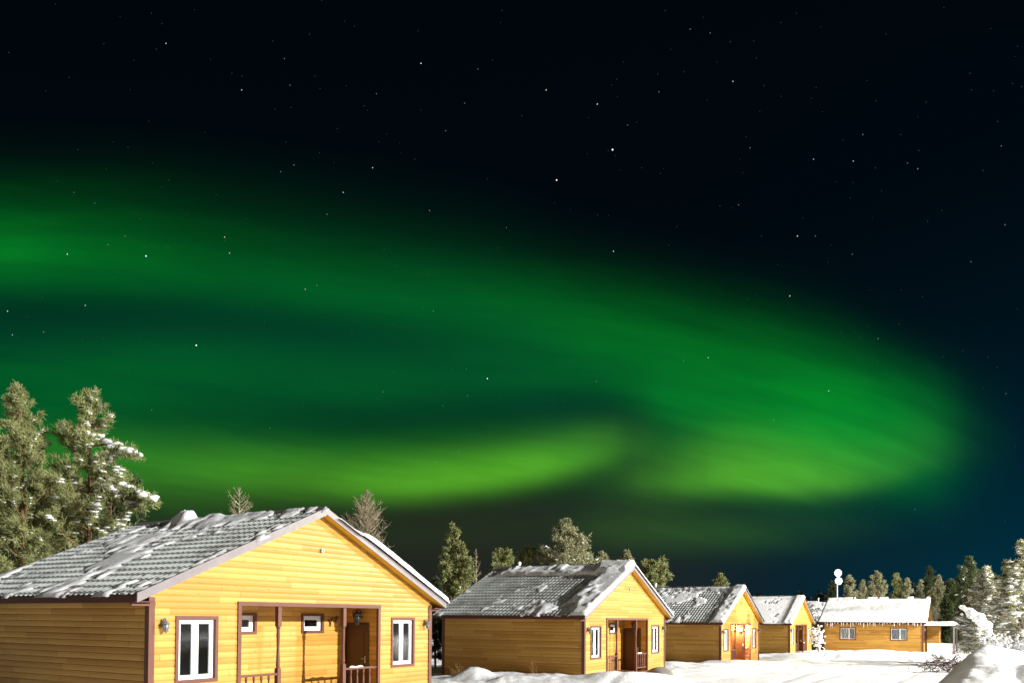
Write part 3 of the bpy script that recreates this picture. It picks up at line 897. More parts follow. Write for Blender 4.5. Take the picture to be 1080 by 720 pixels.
def t_three(side, Y, S_):
    n = fbm(Y * 1.4 + 51, S_ * .9 + 12, 5); f = fbm(Y * 3.6 + 19, S_ * 2.4, 4)
    if side > 0: return .14 + .08 * n
    t = (n * .6 + f * .4) - .49 + .06 * sstep(1.0, .2, S_)
    t = np.clip(t * .35, -.05, .03) + .13 * sstep(.7, .35, Y + .3 * (f - .5)) + .1 * sstep(.4, .1, S_)
    t -= .2 * np.exp(-((Y - 1.6 - .35 * np.sin(S_ * 2)) / .3) ** 2) * sstep(.3, 1.2, S_)
    return t
def t_four(side, Y, S_):
    n = fbm(Y * 1.4 + 81, S_ * .9 + 22, 5); f = fbm(Y * 3.6 + 49, S_ * 2.4, 4)
    if side > 0: return .16 + .08 * n
    return np.clip(((n * .6 + f * .4) - .38) * .35, -.05, .03) + .12 * sstep(.6, .3, Y) + .1 * sstep(.5, .1, S_)
def t_five(side, Y, S_):
    n = fbm(Y * 1.4 + 101, S_ * .9 + 22, 5); f = fbm(Y * 3.6 + 49, S_ * 2.4, 4)
    return np.clip((n * .6 + f * .4) - .47, -.05, .09) + .10 * sstep(.5, .1, S_) - .3 * sstep(1.3, 1.0, Y)
def t_full(side, Y, S_):
    n = fbm(Y * .9 + 201, S_ * .8 + 22, 5); f = fbm(Y * 3.6 + 149, S_ * 1.4, 4)
    t = .17 + .10 * n + .03 * f
    t -= .35 * np.exp(-((S_ - .12) / .22) ** 2) * (fbm(Y * 2.2, 0 * S_ + 5, 3) > .52)
    return t

cabin(0, CAB[0], 7.14, 'nearest and largest yellow cabin, its brown tiled roof patched with frost', t_one, M_ROOF1, True)
cabin(1, CAB[1], 7.14, 'second cabin in the row, grey roof with thick snow along ridge and front edge', t_two, M_ROOF2, True)
cabin(2, CAB[2], 7.14, 'third cabin in the row, the one with a lit lamp glowing in its porch', t_three, M_ROOF1, lamp_on=True)
cabin(3, CAB[3], 7.14, 'fourth cabin in the row, directly right of the cabin with the lit porch', t_four, M_ROOF1)
cabin(4, CAB[4], 7.14, 'mostly hidden cabin with a dark side wall between the fourth cabin and the white-roofed house', t_five, M_ROOF2, pipe=(-0.2, 1.9, 0.5))
DH = 8.6
house = cabin(5, CAB[5], DH, 'far yellow house with a fully snow-covered roof and two windows in its long wall', t_full, M_ROOF1, pipe=None,
              sidewin=[(1.35, 2.65, .98, 2.02), (5.75, 7.05, .98, 2.02)])
house['group'] = 'yellow wooden cabins standing in a row'
# icicles and front canopy of the far house
rnd = random.Random(5)
for k in range(34):
    y = .1 + DH * k / 34 + rnd.uniform(-.08, .08); l = rnd.uniform(.12, .5) * (1.3 if k > 18 else .8)
    mb = MB(); mb.lathe([(.035, 0), (.026, -l * .4), (.012, -l * .8), (.002, -l)], (-(W2 + OV + .04), y, HE - .0), 6)
    link('icicle', mb.mesh('icicle', M_RSNOW, True), house)
mb = MB(); mb.box(-4.2, 2.6, -2.6, -.06, 2.28, 2.36)
cnp = link('canopy', mb.mesh('canopy', M_BROWN), house)
mb = MB()
ys = np.linspace(-2.75, -.05, 30); xs = np.linspace(-4.35, 2.75, 60)
X, Y = np.meshgrid(xs, ys)
e = np.minimum(np.minimum(X - xs[0], xs[-1] - X), np.minimum(Y - ys[0], 9))
Z = 2.33 + .36 * np.sqrt(np.clip(e / .45, 0, 1)) * (.8 + .4 * fbm(X, Y))
top = np.stack([X, Y, Z], -1).reshape(-1, 3)
link('canopy_snow', npmesh('canopy_snow', top, grid_faces(30, 60), M_RSNOW, True), cnp)
mb = MB(); siding(mb, (-1.0, 0, 0), (0, -1, 0), (-1, 0, 0), 0.06, 1.1, WZ0, 2.27); siding(mb, (0, -1.1, 0), (1, 0, 0), (0, -1, 0), -1.0, 2.2, WZ0, 2.27)
mb.quad((2.2, -1.1, WZ0), (2.2, -.06, WZ0), (2.2, -.06, 2.27), (2.2, -1.1, 2.27))
link('vestibule_wall', mb.mesh('vestibule_wall', M_WOOD), house)
mb = MB(); mb.box(-3.98, -3.92, -2.42, -.3, -.3, .72)
link('windbreak', mb.mesh('windbreak', M_PVC), cnp)
for x, y in ((-4.0, -2.45), (2.4, -2.45)):
    mb = MB(); mb.box(x - .07, x + .07, y - .07, y + .07, -.4, 2.28)
    link('canopy_post', mb.mesh('canopy_post', M_VERGE), cnp)

# another cabin behind the far house, seen end-on past its canopy
p = at(993, 680, 112)
cabin(6, (p.x + 4.4, 112, -0.3), 7.14, 'distant cabin mostly hidden behind the canopy of the white-roofed house', t_five, M_ROOF2, yaw=0.25, pipe=None)

# mast with two white dishes behind the far house
q = at(883, 630, 86)
mast = empty('dish_mast', (q.x, 86, gz(q.x, 86) - .1), 0, 'tall white pole carrying two round white dishes behind the snow-roofed house', 'mast')
zt = at(883, 604, 86).z - mast.location.z
mb = MB(); mb.tube([(0, 0, 0), (0, 0, zt)], .06, 8); link('pole', mb.mesh('pole', M_WHITE), mast)
for dx, dz, r in ((-.0, 0, .40), (.06, -.85, .40)):
    mb = MB(); mb.lathe([(.02, .05), (r * .5, .02), (r * .85, -.05), (r, -.10), (r * .97, -.12), (r * .5, -.03), (.02, 0)], (dx, -.12, zt + dz), 24, 'y')
    d = link('dish', mb.mesh('dish', M_WHITE, True), mast)
    mb = MB(); mb.tube([(dx, -.1, zt + dz - r * .9), (dx + .25, -.5, zt + dz - .15)], .015, 5); mb.lathe([(.04, 0), (.05, .08)], (dx + .25, -.55, zt + dz - .12), 8, 'y')
    link('receiver_arm', mb.mesh('receiver_arm', M_SILVER), d)

# ------------------------------------------------------------------ trees
def ico():
    t = (1 + 5 ** .5) / 2
    v = np.array([(-1, t, 0), (1, t, 0), (-1, -t, 0), (1, -t, 0), (0, -1, t), (0, 1, t), (0, -1, -t), (0, 1, -t), (t, 0, -1), (t, 0, 1), (-t, 0, -1), (-t, 0, 1)], float)
    f = [(0, 11, 5), (0, 5, 1), (0, 1, 7), (0, 7, 10), (0, 10, 11), (1, 5, 9), (5, 11, 4), (11, 10, 2), (10, 7, 6), (7, 1, 8), (3, 9, 4), (3, 4, 2), (3, 2, 6), (3, 6, 8), (3, 8, 9), (4, 9, 5), (2, 4, 11), (6, 2, 10), (8, 6, 7), (9, 8, 1)]
    v = v / np.linalg.norm(v[0])
    V = [tuple(p) for p in v]; mid = {}; F = []
    def m(a, b):
        k = (min(a, b), max(a, b))
        if k not in mid:
            p = (np.array(V[a]) + np.array(V[b])) / 2; p /= np.linalg.norm(p); mid[k] = len(V); V.append(tuple(p))
        return mid[k]
    for a, b, c in f:
        ab, bc, ca = m(a, b), m(b, c), m(c, a)
        F += [(a, ab, ca), (b, bc, ab), (c, ca, bc), (ab, bc, ca)]
    return np.array(V), np.array(F)
ICV, ICF = ico()
def blobs(P, S_, rs):
    """P (n,3) centres, S_ (n,3) radii -> lumpy snow blobs"""
    n = len(P); k = len(ICV)
    jit = 1 + .28 * (rs.rand(n, k, 1) - .5)
    V = P[:, None, :] + ICV[None] * S_[:, None, :] * jit
    F = ICF[None] + (np.arange(n) * k)[:, None, None]
    return V.reshape(-1, 3), F.reshape(-1, 3)

def needles(P, D_, n, ln, wd, rs, spread=0.9):
    """n thin needle-bunch quads at each point P, leaning along direction D_"""
    m = len(P)
    d = D_[:, None, :] + spread * rs.normal(size=(m, n, 3))
    d /= np.linalg.norm(d, axis=2, keepdims=True) + 1e-9
    s = np.cross(d, rs.normal(size=(m, n, 3))); s /= np.linalg.norm(s, axis=2, keepdims=True) + 1e-9
    L = ln * (0.6 + .8 * rs.rand(m, n, 1)); Wd = wd * (0.7 + .6 * rs.rand(m, n, 1))
    b = np.broadcast_to(P[:, None, :], d.shape) + .25 * ln * rs.normal(size=(m, n, 3))
    V = np.stack([b - s * Wd * .5, b + s * Wd * .5, b + d * L + s * Wd * .22, b + d * L - s * Wd * .22], axis=2).reshape(-1, 3)
    F = np.arange(len(V)).reshape(-1, 4)
    return V, F

def conifer(name, label, cat, x, y, h, r, vis, seed, kind='pine', mat=None, bark=None, snow=0.0, dens=1.0, low=0.15, ln=.16, wd=.035, group=None, lean=0.0, trunks=1, snowside=None, zb=None, blob=1.0):
    rs = np.random.RandomState(seed); mat = mat or M_PINE; bark = bark or M_BARK
    zb = gz(x, y) - .15 if zb is None else zb
    t = empty(name, (x, y, zb), 0, label, cat, group)
    tr = MB(); br = MB(); TP = []; TD = []; SP = []; SS = []
    nb = int((46 if kind == 'pine' else 70 if kind != 'bare' else 60) * dens * max(.5, h / 8))
    for q in range(trunks):
        ox, oy = (0, 0) if q == 0 else (rs.uniform(-.5, .5) * r * .8, rs.uniform(-.3, .3))
        hh = h * (1 if q == 0 else rs.uniform(.8, .95))
        sway = rs.normal(size=2) * .02 * hh
        tp = lambda f: np.array([ox + sway[0] * math.sin(f * 3) + lean * f * f * hh, oy + sway[1] * math.sin(f * 2.3), f * hh])
        r0 = max(.035, .013 * hh)
        tr.tube([tp(f) for f in np.linspace(0, 1, 12)], [r0 * (1 - .93 * f) + .004 for f in np.linspace(0, 1, 12)], 7)
        for b in range(nb // trunks):
            f = low + (1 - low) * ((b + rs.rand()) / (nb // trunks)) ** .8
            f = min(f, .985)
            g = (f - low) / (1 - low)
            dd = (1 - f) * hh / vis
            prof = min(1.0, dd) ** {'pine': .74, 'round': .42, 'spruce': .85, 'bare': .80}[kind] * (1 + .25 * min(1.5, max(0, dd - 1)))
            prof = max(prof, .05) * (.55 + .45 * min(1, g * 5))
            L = r * prof * rs.uniform(.6, 1.12)
            az = rs.rand() * 2 * math.pi
            up = {'pine': .35 + .7 * g, 'round': .3 + .6 * g, 'spruce': -.12 + .5 * g, 'bare': .25 + .6 * g}[kind]
            droop = {'pine': .10, 'round': .1, 'spruce': -.25, 'bare': -.05}[kind]
            p0 = tp(f); pts = []
            for k in range(6):
                s = k / 5
                rr_ = L * s
                pts.append(p0 + np.array([math.cos(az) * rr_, math.sin(az) * rr_, L * (up * s + (.45 if kind in ('pine', 'round') else .28) * s * s + droop * s * (1 - s) * 2 - (.28 * s if snow > .5 else 0))]) + rs.normal(size=3) * .02 * L * (s > 0))
            br.tube(pts, [max(.006, r0 * .38 * (1 - g * .6) * (1 - .85 * k / 5)) for k in range(6)], 4, False)
            pts = np.array(pts)
            # twigs
            nt_ = max(3, int((9 if kind != 'bare' else 10) * L / max(r, .1) * dens ** .3 * 1.2) + 2)
            for k in range(nt_):
                s = rs.uniform(.22, 1.0); i = min(4, int(s * 5)); p = pts[i] + (pts[i + 1] - pts[i]) * (s * 5 - i)
                dr_ = (pts[i + 1] - pts[i]); dr_ /= np.linalg.norm(dr_) + 1e-9
                td = dr_ * .7 + rs.normal(size=3) * .55 + np.array([0, 0, .35 if kind in ('pine', 'round') else .02]); td /= np.linalg.norm(td)
                tl = min(.55, .32 * L + .05) * rs.uniform(.6, 1.2) * (1.35 - s * .5)
                if kind == 'bare':
                    br.tube([p, p + td * tl * .5 + rs.normal(size=3) * .02, p + td * tl * 1.1], [.009, .006, .003], 3, False); continue
                br.tube([p, p + td * tl], [.008, .004], 3, False)
                for z in (.25, .55, .85, 1.05):
                    TP.append(p + td * tl * z + rs.normal(size=3) * .03); TD.append(td)
                if snow > 0 and rs.rand() < snow * (1.0 if snowside is None else (1.3 if math.cos(az - snowside) > .2 else .35)) * .55:
                    kk = rs.randint(1, 4)
                    for z in range(kk):
                        SP.append(p + td * tl * (.4 + .3 * z) + np.array([0, 0, .05])); a = rs.uniform(.06, .14) * (.7 + .5 * L / max(r, .1)) * min(1.4, max(.6, r / 1.8)) * blob; SS.append((a * 1.75, a * 1.5, a * .50) if snow >= .9 else (a * 1.35, a * 1.2, a * .62))
    link('trunk', tr.mesh('trunk', bark, True), t)
    link('branches', br.mesh('branches', bark, False), t)
    if TP:
        V, F_ = needles(np.array(TP), np.array(TD), 16 if wd < .02 else 8, ln, wd, rs)
        link('crown', npmesh('crown', V, F_, mat), t)
    if SP:
        V, F_ = blobs(np.array(SP), np.array(SS), rs)
        link('branch_snow', npmesh('branch_snow', V, F_, M_RSNOW, True), t)
    return t

def tree_at(px, pytop, Y, rpx, label, seed, **k):
    p = at(px, pytop, Y); zb = gz(p.x, Y) - .15
    v = k.pop('vis', 60) / FPX * Y; hh = p.z - zb
    k['low'] = max(.12, min(k.get('low', .2), .6), 1 - 2.4 * v / hh)
    return conifer(k.pop('name', 'pine_tree'), label, k.pop('cat', 'tree'), p.x, Y, hh, rpx / FPX * Y, v, seed, **k)

BT = 'trees standing behind the cabins'
tree_at(17, 410, 31, 31, 'tall pine at the left edge of the picture, behind the nearest cabin', 11, vis=95, snow=.25, dens=1.05, low=.20, ln=.17, wd=.018, blob=.6, group=BT)
tree_at(96, 414, 32, 36, 'tall pine with snow clumps down its right side, rising over the nearest roof', 12, vis=110, snow=.95, snowside=-.3, dens=1.05, low=.20, ln=.17, wd=.018, blob=.8, group=BT)
t2 = [o for o in COL.objects if o.get('label', '').startswith('tall pine with snow clumps')][0]
rs = np.random.RandomState(77); mb = MB(); TP = []; TD = []; SP = []; SS = []
for k_, chain in enumerate([((95, 498), (120, 508), (140, 520), (152, 524), (162, 530)), ((95, 470), (115, 468), (130, 476), (143, 481)), ((95, 500), (118, 516), (132, 532), (146, 535))]):
    pp = [at(a, b_, 32 - .25 * i) - t2.location for i, (a, b_) in enumerate(chain)]
    mb.tube(pp, [.05 * (1 - i / 5) + .008 for i in range(len(pp))], 5)
    for q in range(260 if k_ == 0 else 150):
        f = rs.uniform(.35, 1) * (len(pp) - 1.001); i = int(f); p = pp[i].lerp(pp[i + 1], f - i)
        TP.append(np.array(p) + rs.normal(size=3) * np.array([.12, .2, .11])); TD.append(np.array([.6, 0, .3]))
        if q % 6 == 0: SP.append(np.array(p) + rs.normal(size=3) * np.array([.1, .15, .04]) + np.array([0, 0, .10])); a = rs.uniform(.07, .15); SS.append((a * 1.3, a * 1.2, a * .75))
bo = link('bough', mb.mesh('bough', M_BARK), t2)
V, F_ = needles(np.array(TP), np.array(TD), 12, .15, .018, rs); link('needles', npmesh('needles', V, F_, M_PINE), bo)
V, F_ = blobs(np.array(SP), np.array(SS), rs); link('bough_snow', npmesh('bough_snow', V, F_, M_RSNOW, True), bo)
tree_at(52, 506, 37, 50, 'dark pine filling the gap low between the two tall left pines', 13, vis=80, dens=1.4, low=.1, mat=M_SPRUCE, group=BT)
tree_at(-22, 450, 34, 50, 'pine cut by the left border of the picture', 14, vis=110, dens=1.3, low=.15, group=BT)
tree_at(118, 500, 35, 34, 'shorter dark pine right behind the snow-clumped tall pine', 15, vis=60, dens=1.1, low=.1, mat=M_SPRUCE, group=BT)
tree_at(254, 514, 42, 15, 'small leafless treetop poking above the nearest ridge', 16, vis=26, kind='bare', bark=M_GREYBARK, low=.45, dens=.55, name='bare_tree', group=BT)
tree_at(387, 517, 40, 21, 'pale dead larch full of fine twigs beside the nearest gable', 17, vis=50, kind='bare', bark=M_GREYBARK, low=.35, dens=2.8, name='bare_tree', group=BT)
tree_at(478, 552, 46, 19, 'narrow dark spruce with several trunks left of the second cabin', 18, vis=60, kind='spruce', dens=1.5, low=.22, mat=M_PINE, trunks=3, blob=.6, snow=.12, name='spruce_tree', group=BT)
tree_at(502, 578, 48, 7, 'thin leafless sapling right of the narrow dark spruce', 19, vis=30, kind='bare', bark=M_GREYBARK, low=.2, dens=.7, name='bare_tree', group=BT)
tree_at(460, 610, 44, 13, 'low dark spruce in the gap between the first two cabins', 31, vis=40, kind='spruce', dens=.9, low=.1, mat=M_SPRUCE, name='spruce_tree', group=BT)
tree_at(530, 582, 56, 12, 'small pine just right of the white vent pipe on the second roof', 20, vis=22, kind='pine', dens=.9, low=.2, group=BT)
tree_at(557, 578, 58, 11, 'small pine left of the tall pointed one over the second roof', 21, vis=24, dens=.9, low=.2, mat=M_PINE, group=BT)
tree_at(573, 583, 59, 10, 'small pine pressed against the left flank of the tall pointed one', 22, vis=20, dens=.8, low=.2, mat=M_FROSTPINE, group=BT)
tree_at(597, 548, 57, 27, 'tall pointed frosty pine above the middle of the second roof', 23, vis=46, kind='spruce', dens=1.7, low=.2, mat=M_FROSTPINE, snow=.12, name='pine_tree', blob=.6, group=BT)
tree_at(617, 585, 60, 12, 'low pine at the right foot of the tall pointed one', 32, vis=18, dens=.7, low=.2, mat=M_FROSTPINE, group=BT)
tree_at(634, 583, 62, 8, 'little pointed spruce, left one of the pair above the second roof', 24, vis=16, kind='spruce', dens=.8, low=.2, mat=M_FROSTPINE, snow=.15, name='spruce_tree', group=BT)
tree_at(661, 581, 62, 7, 'little pointed spruce, right one of the pair above the second roof', 25, vis=15, kind='spruce', dens=.7, low=.2, mat=M_FROSTPINE, snow=.15, name='spruce_tree', group=BT)
tree_at(689, 598, 64, 14, 'round-topped pine between the second and the third roof', 26, vis=16, kind='round', dens=1.2, low=.3, mat=M_PINE, group=BT)
tree_at(759, 605, 80, 7, 'small lone spruce above the third roof', 27, vis=12, kind='spruce', dens=.7, low=.2, mat=M_PINE, name='spruce_tree', group=BT)
conifer('bare_tree', 'leafless tree standing left of the nearest cabin, outside the picture', 'tree', -9.9, 7.5, 7.2, 2.6, 3.6, 97, kind='bare', low=.12, dens=2.6, bark=M_GREYBARK)
HT = 'trees behind the white-roofed house'
for k, (px, py, Y, rp, kd, mt, lb) in enumerate([
    (878, 613, 98, 9, 'pine', M_SPRUCE, 'dark pine left of the mast with dishes'),
    (896, 607, 96, 11, 'pine', M_FROSTPINE, 'pale pine just right of the mast with dishes'),
    (910, 612, 97, 8, 'pine', M_FROSTPINE, 'low pine second to the right of the mast with dishes'),
    (924, 603, 97, 12, 'pine', M_FROSTPINE, 'broad pine over the left half of the snowy house roof'),
    (947, 605, 98, 10, 'pine', M_PINE, 'darker pine over the right half of the snowy house roof'),
    (957, 610, 97, 8, 'pine', M_FROSTPINE, 'pale low pine hugging the darker one over the snowy roof'),
    (981, 597, 118, 10, 'pine', M_SPRUCE, 'tall dark pine behind the right end of the snowy roof'),
    (972, 612, 100, 7, 'pine', M_FROSTPINE, 'small pine at the right end of the snowy ridge'),
    (990, 607, 98, 11, 'spruce', M_FROSTPINE, 'grey-green spruce rising behind the canopy'),
]):
    tree_at(px, py, Y, rp * .74, lb, 40 + k, kind=kd, mat=mt, vis=26, dens=1.0, low=.15, snow=.06, ln=.17, wd=.04, blob=.5, group=HT)
RT = 'snowy trees along the right side'
tree_at(1022, 588, 78, 14, 'dark half-snowy pine behind the leaning snow-loaded sapling', 60, vis=50, kind='pine', mat=M_SPRUCE, dens=1.3, low=.15, snow=.35, ln=.2, wd=.05, group=RT)
tree_at(1041, 598, 56, 26, 'broad spruce loaded with white snow right of the leaning sapling', 61, vis=60, kind='spruce', mat=M_FROSTPINE, dens=1.6, low=.08, snow=2.2, group=RT, name='spruce_tree', blob=.85)
tree_at(1060, 592, 74, 14, 'dark spruce between the two snow-loaded ones', 62, vis=50, kind='spruce', mat=M_SPRUCE, dens=1.1, low=.1, snow=.4, ln=.2, wd=.05, group=RT, name='spruce_tree')
tree_at(1080, 570, 50, 26, 'snow-loaded spruce at the right border of the picture', 63, vis=70, kind='spruce', mat=M_FROSTPINE, dens=1.7, low=.06, snow=2.2, group=RT, name='spruce_tree', blob=.85)
tree_at(1102, 510, 52, 30, 'tall snowy tree whose branch tips enter at the right border', 64, vis=110, kind='spruce', mat=M_PINE, dens=1.5, low=.1, snow=.6, group=RT, name='spruce_tree')
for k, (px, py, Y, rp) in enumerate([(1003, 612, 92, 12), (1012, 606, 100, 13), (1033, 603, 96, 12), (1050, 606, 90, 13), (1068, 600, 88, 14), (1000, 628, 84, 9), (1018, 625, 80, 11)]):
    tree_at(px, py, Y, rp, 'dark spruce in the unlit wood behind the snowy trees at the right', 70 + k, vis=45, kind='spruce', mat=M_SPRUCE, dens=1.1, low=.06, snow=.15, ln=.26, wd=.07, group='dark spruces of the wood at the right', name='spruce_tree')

# far wood, one dark mass
rs = np.random.RandomState(3); TP = []; TD = []; tr = MB()
Vs = []; Fs = []; nv = 0
for k in range(420):
    px = rs.uniform(-80, 1180); Y = rs.uniform(135, 230)
    x = (px - 540) / FPX * Y; h = rs.uniform(6, 10.5) * (1.15 if px > 960 or px < 200 else .78); z = gz(x, Y)
    w = h * rs.uniform(.14, .22); n = 90
    f = rs.rand(n) ** .8; az = rs.rand(n) * 6.283
    c = np.stack([x + np.cos(az) * w * (1 - f) * .5, Y + np.sin(az) * w * (1 - f) * .5, z + h * (.08 + .92 * f)], -1)
    d = np.stack([np.cos(az), np.sin(az), -.15 + .8 * f], -1)
    V, F_ = needles(c, d, 2, w * .45 * 1, .45, rs, .25)
    Vs.append(V); Fs.append(F_ + nv); nv += len(V)
tag(link('far_forest', npmesh('far_forest', np.concatenate(Vs), np.concatenate(Fs), M_FAR)), 'dark wood far behind the cabins, hardly lighter than the night sky', 'forest', kind='stuff')

# ------------------------------------------------------------------ small snow-covered growth
def frosty_bush(px, py, Y, hpx, wpx, label, seed, name='snowy_shrub', stems=9, fat=1.0, group=None):
    rs = np.random.RandomState(seed); b = at(px, py, Y); x, y = b.x, Y; z = gz(x, y) - .1
    hgt = hpx / FPX * Y; w = wpx / FPX * Y
    t = empty(name, (x, y, z), 0, label, 'shrub', group)
    mb = MB(); P = []; S_ = []
    for k in range(stems):
        az = rs.rand() * 6.283; l = rs.uniform(.3, 1.0) * w * .6
        hh = hgt * rs.uniform(.55, 1.05); pts = []
        for q in range(7):
            s = q / 6
            pts.append(Vector((math.cos(az) * l * s ** 1.5, math.sin(az) * l * s ** 1.5, hh * (s * 1.35 - .35 * s * s * s))) + Vector(rs.normal(size=3) * .02))
        mb.tube(pts, [.018 * (1 - .12 * q) for q in range(7)], 5)
        for q in range(2, 7):
            for r in range(3):
                tip = pts[q] + Vector(rs.normal(size=3) * .14 * w)
                mb.tube([pts[q], tip], [.008, .004], 3, False)
                P.append(tuple(tip)); a = rs.uniform(.035, .09) * fat; S_.append((a * 1.3, a * 1.3, a * .9))
            P.append(tuple(pts[q])); a = rs.uniform(.05, .10) * fat; S_.append((a * 1.2, a * 1.2, a))
    link('stems', mb.mesh('stems', M_TWIG), t)
    V, F_ = blobs(np.array(P), np.array(S_), rs)
    link('snow_load', npmesh('snow_load', V, F_, M_RSNOW, True), t)
    return t
frosty_bush(863, 682, 72, 28, 16, 'small sapling white with rime before the dark cabin wall', 90, 'rimed_sapling', stems=7, fat=1.1)
SH = 'snow-buried shrubs on the right slope'
frosty_bush(1052, 690, 41, 34, 30, 'rounded snow-buried shrub below the broad snowy spruce', 91, stems=16, fat=.85, group=SH)
frosty_bush(1072, 688, 38, 40, 30, 'snow-buried shrub at the right border above the bank', 92, stems=16, fat=.85, group=SH)
frosty_bush(1034, 690, 46, 22, 18, 'low snowy shrub at the foot of the leaning sapling', 93, stems=11, fat=.8, group=SH)

# leaning sapling bent by its snow load
b = at(1052, 680, 47)
t = empty('bent_sapling', (b.x, 47, gz(b.x, 47) - .1), 0, 'young tree bowed to the left under a thick roll of snow', 'tree')
pts = [at(px, py, 47) - Vector(t.location) for px, py in ((1050, 690), (1046, 676), (1040, 662), (1031, 652), (1021, 645), (1013, 641))]
mb = MB(); mb.tube(pts, [.07, .06, .05, .04, .03, .015], 7); link('trunk', mb.mesh('trunk', M_BARK), t)
rs = np.random.RandomState(4); P = []; S_ = []
for i in range(5):
    for s in np.linspace(0, 1, 7):
        p = pts[i].lerp(pts[i + 1], s); a = [.14, .2, .30, .24, .14][i] * rs.uniform(.8, 1.1)
        P.append((p.x + rs.normal() * .05, p.y, p.z + .10)); S_.append((a * 1.1, a, a * .75))
for k in range(16):
    i = rs.randint(1, 5); p = pts[i]
    P.append((p.x + rs.normal() * .25, p.y + rs.normal() * .3, p.z - abs(rs.normal()) * .35)); a = rs.uniform(.06, .12); S_.append((a, a, a * .8))
V, F_ = blobs(np.array(P), np.array(S_), rs); link('snow_load', npmesh('snow_load', V, F_, M_RSNOW, True), t)

# arched frosty twigs above the bank
mb = MB()
for k in range(7):
    a = at(1052 + k * 5, 648, 36); c = at(1088, 640 + k * 3, 36)
    mb.tube([a.lerp(c, s) + Vector((0, 0, -.7 * math.sin(s * 3.14) * (.6 + .1 * k))) for s in np.linspace(0, 1, 9)], .014, 4)
o = empty('arched_twigs', (at(1075, 660, 36).x, 36, 0), 0, 'thin bare twigs arching over the shrubs at the right border', 'branches')
m = mb.mesh('twigs', M_GREYBARK); m.transform(Matrix.Translation(-Vector(o.location))); link('twigs', m, o)

# dark brush heap poking from the snow beside the bank
def brush(px, py, Y, w, h, label, seed):
    rs = np.random.RandomState(seed); b = at(px, py, Y); x = b.x; z = gz(x, Y)
    t = empty('brush_heap', (x, Y, z), 0, label, 'brush')
    mb = MB()
    for k in range(320):
        p = rs.normal(size=3) * np.array([w * .35, w * .25, h * .25]) + np.array([0, 0, h * .3]); d = rs.normal(size=3) * np.array([.28, .2, .16])
        mb.tube([p - d * .5, p, p + d * .6 + rs.normal(size=3) * .06], [.02, .016, .006], 4)
    link('branches', mb.mesh('branches', M_FASCIA), t)
    P = rs.normal(size=(16, 3)) * np.array([w * .33, w * .2, h * .2]) + np.array([0, 0, h * .45]); S_ = rs.uniform(.05, .15, size=(16, 1)) * np.array([[1.4, 1.2, .7]])
    V, F_ = blobs(P, S_, rs); link('snow_patches', npmesh('snow_patches', V, F_, M_RSNOW, True), t)
brush(1002, 694, 43, 2.0, 1.15, 'dark heap of brushwood flecked with snow beside the road', 5)

# grey snow-capped boulder by the second cabin corner
rs = np.random.RandomState(9)
V = ICV * np.array([.62, .5, .38]) * (1 + .2 * (rs.rand(len(ICV), 1) - .5))
b = at(696, 712, 35.6)
o = link('boulder', npmesh('boulder', V, ICF, paint('grey_stone', (.20, .19, .17), .9, .3), True))
o.location = (b.x, 35.6, gz(b.x, 35.6) + .16)
sub = o.modifiers.new('s', 'SUBSURF'); sub.levels = sub.render_levels = 2
tag(o, 'grey rounded boulder at the right corner of the second cabin', 'boulder')

# dry grass stalks by the second cabin wall
mb = MB()
for k in range(26):
    px = random.Random(k).choice([476, 482, 486, 561, 563]) + random.Random(k + 50).uniform(-3, 3)
    g = at(px, 706, 34.2); z = gz(g.x, 34.2) - .05; rnd = random.Random(k + 99); h = rnd.uniform(.25, .6); l = rnd.uniform(-.25, .3)
    mb.tube([(g.x, 34.2, z), (g.x + l * .4, 34.2, z + h * .6), (g.x + l, 34.2, z + h)], [.012, .01, .005], 3)
o = link('dry_grass', mb.mesh('dry_grass', paint('dry_stalk', (.30, .19, .07), .9)))
tag(o, 'dry brown stalks sticking out of the snow before the second cabin wall', 'grass', kind='stuff')

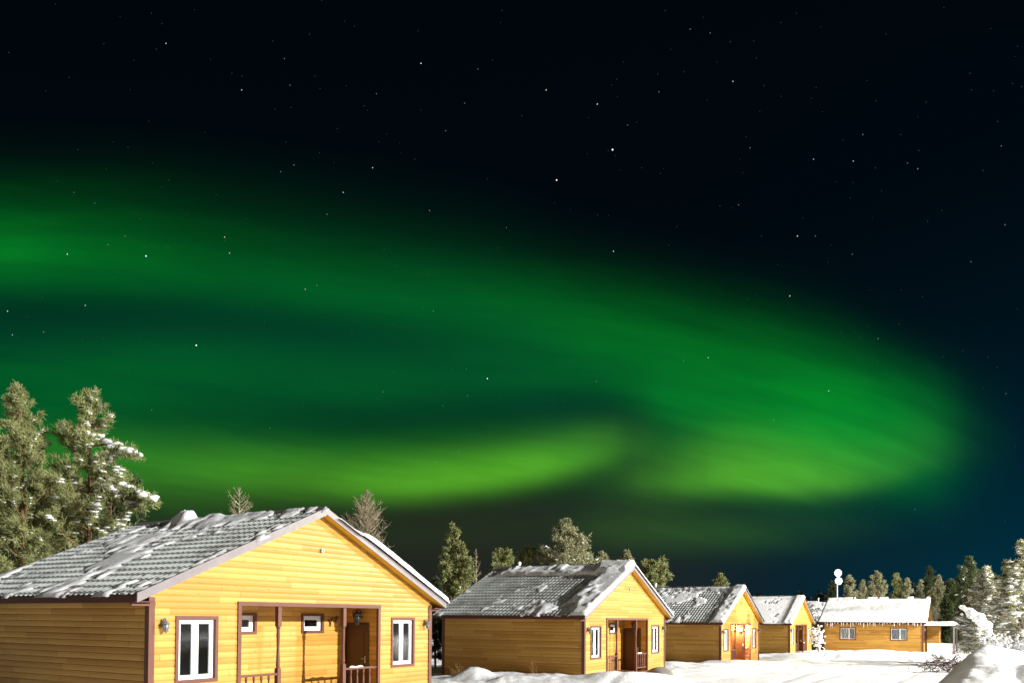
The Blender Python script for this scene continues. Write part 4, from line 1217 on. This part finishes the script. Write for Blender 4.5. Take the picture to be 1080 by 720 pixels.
# ------------------------------------------------------------------ stars
bright = [(154, 270, 3, 2), (587, 190, 3, 1), (646, 158, 3, 0), (514, 399, 3, 2), (207, 364, 3, 0), (874, 412, 2, 0), (833, 312, 2, 0), (576, 95, 2, 1), (393, 177, 2, 0),
          (362, 203, 2, 0), (322, 305, 2, 0), (242, 267, 2, 1), (71, 268, 2, 0), (175, 46, 2, 0), (255, 95, 2, 2), (237, 250, 2, 1), (90, 322, 2, 2), (8, 328, 2, 0), (13, 353, 2, 2),
          (300, 62, 1, 1), (306, 90, 1, 2), (444, 67, 2, 0), (504, 73, 1, 2), (490, 109, 1, 0), (397, 99, 1, 1), (470, 138, 1, 2), (310, 174, 1, 0), (296, 181, 1, 2), (345, 226, 1, 1), (334, 301, 1, 0),
          (46, 350, 1, 0), (457, 328, 1, 0), (453, 222, 1, 1), (534, 240, 1, 0), (78, 203, 1, 1), (100, 214, 1, 2), (132, 249, 1, 1), (492, 389, 1, 0), (493, 417, 1, 0), (160, 432, 1, 0), (404, 413, 1, 1),
          (484, 476, 1, 0), (459, 487, 1, 0), (630, 110, 2, 0), (773, 86, 2, 2), (728, 31, 1, 0), (749, 35, 1, 0), (695, 97, 1, 0), (858, 168, 2, 2), (900, 170, 2, 2), (910, 142, 1, 2), (968, 178, 1, 0),
          (1056, 154, 1, 0), (791, 156, 1, 0), (779, 216, 1, 1), (841, 249, 2, 0), (860, 249, 1, 1), (1060, 237, 1, 0), (647, 265, 2, 0), (1024, 276, 1, 0), (899, 268, 1, 1), (747, 377, 2, 0), (816, 443, 1, 0),
          (629, 402, 1, 0), (684, 523, 1, 0), (965, 537, 1, 2), (926, 357, 1, 0), (1061, 415, 1, 2), (721, 380, 1, 0), (957, 172, 1, 2), (114, 258, 1, 0), (285, 451, 1, 0), (467, 428, 1, 0), (662, 132, 1, 1)]
rs = np.random.RandomState(21)
faint = [(rs.uniform(-150, 1230), rs.uniform(-200, 560), 0, rs.randint(0, 3)) for k in range(520)]
cols = [(0.9, 1.0, 1.0), (1.0, 0.85, 0.7), (0.55, 0.7, 1.0)]
SD = 3000.0
sky_root = None
for tint in range(3):
    for lv, (st, ra) in enumerate([(0.05, .42), (.20, .5), (.60, .6), (1.5, .85)]):
        L_ = [s for s in bright + faint if s[2] == lv and s[3] == tint]
        if not L_: continue
        P = []; S_ = []
        for px, py, _, _ in L_:
            p = at(px, py, 1.0) - Vector((0, 0, CH)); p = p.normalized() * SD + Vector((0, 0, CH)); P.append(tuple(p))
            a = ra * SD / FPX * rs.uniform(.8, 1.1) * 0.72; S_.append((a, a, a))
        V, F_ = blobs(np.array(P), np.array(S_), rs)
        tag(link('stars', npmesh('stars', V, F_, emis('starlight', cols[tint], st))), 'stars scattered over the night sky', kind='structure')
